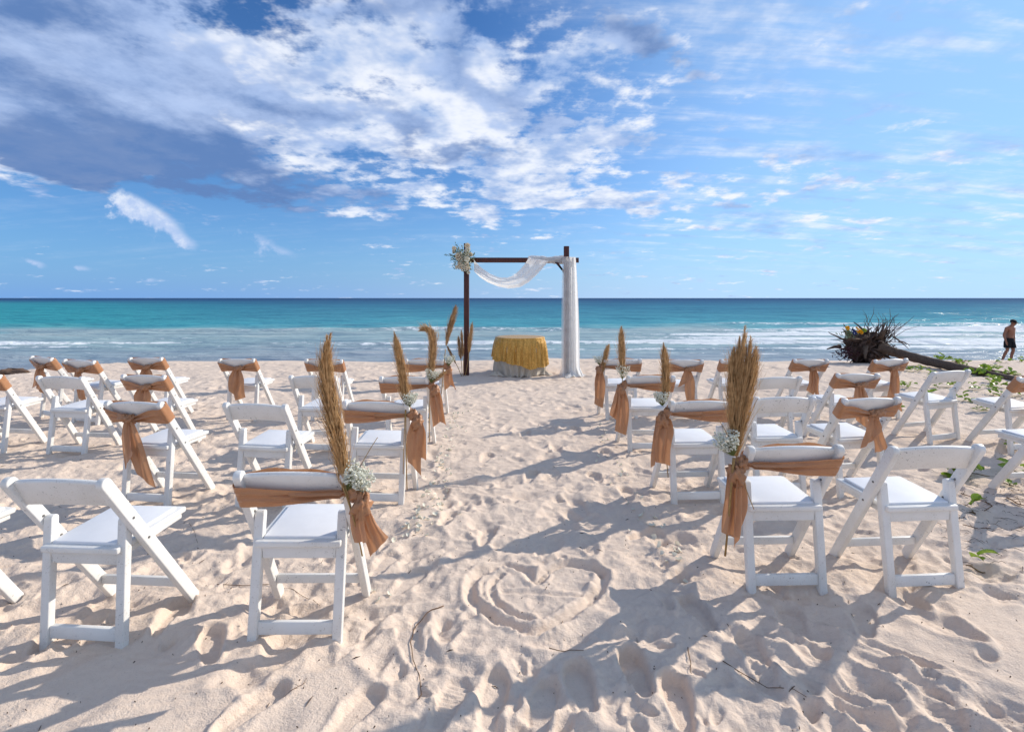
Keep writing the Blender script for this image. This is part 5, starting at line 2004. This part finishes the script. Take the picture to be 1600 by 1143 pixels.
# ------------------------------------------------------------------ walking man
def make_person():
    X0, Y0 = (1577 - CU) / FPX * 21.3, 21.3
    z0 = bz(X0, Y0)
    e = empty('person', (X0, Y0, z0), R(12))
    # local space: faces -Y, x to the viewer's right
    V_, E_, Rr = [], [], []

    def add(p, r, par=None):
        V_.append(p)
        Rr.append(r if isinstance(r, tuple) else (r, r))
        if par is not None:
            E_.append((par, len(V_) - 1))
        return len(V_) - 1
    pel = add((0, 0, .95), (.150, .105))
    wst = add((.005, .0, 1.08), (.140, .100), pel)
    chs = add((.02, -.01, 1.28), (.165, .115), wst)
    upc = add((.03, -.015, 1.42), (.150, .095), chs)
    nck = add((.06, -.045, 1.52), (.058, .060), upc)
    hd0 = add((.085, -.085, 1.60), (.070, .080), nck)
    hd1 = add((.095, -.095, 1.68), (.078, .095), hd0)
    add((.095, -.09, 1.75), (.062, .075), hd1)
    add((.112, -.185, 1.635), (.016, .014), hd0)         # nose
    add((.020, -.085, 1.655), (.012, .022), hd1)         # ears
    add((.175, -.085, 1.655), (.012, .022), hd1)
    for sg, el, wr_ in ((-1, (-.265, .02, 1.14), (-.245, -.05, .90)), (1, (.275, .03, 1.12), (.290, .01, .87))):
        sh = add((sg * .185 + .03, -.01, 1.425), .068, upc)
        ar = add((sg * .225 + .02, .0, 1.29), .056, sh)
        eb = add(el, .045, ar)
        fm = add(tuple(Vector(el).lerp(Vector(wr_), .35)), .047, eb)
        wr = add(wr_, .030, fm)
        pm = add((wr_[0], wr_[1] - .012, wr_[2] - .07), (.038, .026), wr)
        for f in range(4):
            b0_ = add((wr_[0] + (f - 1.5) * .019, wr_[1] - .018, wr_[2] - .105), .0095, pm)
            b1_ = add((wr_[0] + (f - 1.5) * .019, wr_[1] - .034, wr_[2] - .140 - .006 * (f in (1, 2))), .0085, b0_)
            add((wr_[0] + (f - 1.5) * .017, wr_[1] - .050, wr_[2] - .160 - .008 * (f in (1, 2))), .0075, b1_)
        th0 = add((wr_[0] - sg * .042, wr_[1] - .03, wr_[2] - .075), .011, pm)
        add((wr_[0] - sg * .050, wr_[1] - .048, wr_[2] - .105), .009, th0)
    for sg, kn, an, toe in ((-1, (-.135, -.02, .52), (-.235, .10, .09), (-.245, -.05, .035)), (1, (.075, -.10, .52), (.03, -.03, .09), (.04, -.18, .035))):
        hp = add((sg * .085, .0, .88), .095, pel)
        th_ = add(tuple(Vector((sg * .085, 0, .88)).lerp(Vector(kn), .5)), .082, hp)
        k3 = add(kn, .058, th_)
        cf = add(tuple(Vector(kn).lerp(Vector(an), .35) + Vector((0, .02, 0))), .060, k3)
        ak = add(an, .038, cf)
        hl = add((an[0], an[1] + .02, .045), .038, ak)
        bl = add(tuple(Vector((an[0], an[1], .045)).lerp(Vector(toe), .7)), (.042, .028), hl)
        add(toe, (.036, .020), bl)
    me = bpy.data.meshes.new('body')
    me.from_pydata(V_, E_, [])
    o = obj('body', me, M['skin'], e)
    sk = o.modifiers.new('skin', 'SKIN')
    sk.use_smooth_shade = True
    for i, r in enumerate(Rr):
        me.skin_vertices[0].data[i].radius = r
    me.skin_vertices[0].data[0].use_root = True
    sb = o.modifiers.new('sub', 'SUBSURF')
    sb.levels = sb.render_levels = 1
    # swim shorts: waist, seat and two legs
    mb = MB()
    n = 24
    rows = []
    for (z, rx_, ry_, cx) in ((1.035, .158, .118, 0.0), (1.0, .168, .130, 0.0), (.93, .185, .142, 0), (.86, .198, .145, 0)):
        rows.append([(cx + math.cos(2 * PI * j / n) * rx_, math.sin(2 * PI * j / n) * ry_, z) for j in range(n)])
    mb.grid(np.array(rows), closed_v=True)
    for sg, kn in ((-1, (-.135, -.02, .52)), (1, (.075, -.10, .52))):
        a_ = Vector((sg * .088, 0, .89))
        b_ = a_.lerp(Vector(kn), .72)
        rows = []
        for q in range(6):
            t = q / 5
            c_ = a_.lerp(b_, t)
            rr = .112 + .004 * math.sin(3 * t)
            rows.append([(c_.x + math.cos(2 * PI * j / n) * rr * (1 + .04 * math.sin(5 * j)), c_.y + math.sin(2 * PI * j / n) * rr * 1.08, c_.z) for j in range(n)])
        mb.grid(np.array(rows), closed_v=True)
    mb.build('shorts', M['black'], e)
    # baseball cap with brim and dark hair below it
    mb = MB()
    rows = []
    hc = Vector((.095, -.085, 1.705))
    tilt = Matrix.Rotation(R(22), 3, 'X') @ Matrix.Rotation(R(10), 3, 'Z')
    for q in range(7):
        a = PI / 2 * q / 6.05
        rows.append([tuple(hc + tilt @ Vector((math.cos(2 * PI * j / n) * .098 * math.cos(a), math.sin(2 * PI * j / n) * .112 * math.cos(a), .095 * math.sin(a)))) for j in range(n)])
    mb.grid(np.array(rows), closed_v=True)
    rows = []
    for q in range(4):
        r = q / 3
        rows.append([tuple(hc + tilt @ Vector((math.sin((j - 6) / 12 * 2.2) * (.09 + .015 * r), -.085 - .085 * r * math.cos((j - 6) / 12 * 2.2) - .02 * (1 - abs(j - 6) / 6), .010 - .012 * r))) for j in range(13)])
    mb.grid(np.array(rows))
    mb.build('cap', M['black'], e)
    mb = MB()
    rows = []
    for q in range(4):
        a = -.55 * q / 3
        rows.append([tuple(hc + tilt @ Vector((math.cos(PI * j / 14) * .086, abs(math.sin(PI * j / 14)) * .102 + .004, .02 + .11 * a))) for j in range(15)])
    mb.grid(np.array(rows))
    mb.build('hair', M['hair'], e)
    # beard and brows as dark shapes on the face
    for sg in (-1, 1):
        mb = MB()
        c_ = Vector((.095 + sg * .034, -.187, 1.672))
        mb.tube([c_ + Vector((-.018, .004, 0)), c_, c_ + Vector((.018, .004, -.002))], [.004, .006, .004], 6)
        mb.build('eye', M['hair'], e)
    mb = MB()
    c_ = Vector((.108, -.168, 1.585))
    mb.tube([c_ + Vector((-.028, .01, 0)), c_, c_ + Vector((.028, .01, 0))], [.004, .007, .004], 6)
    mb.build('mouth', M['hair'], e)
    tag(e, 'shirtless man in black shorts and dark cap walking along the crest, head bowed', 'person')


make_person()
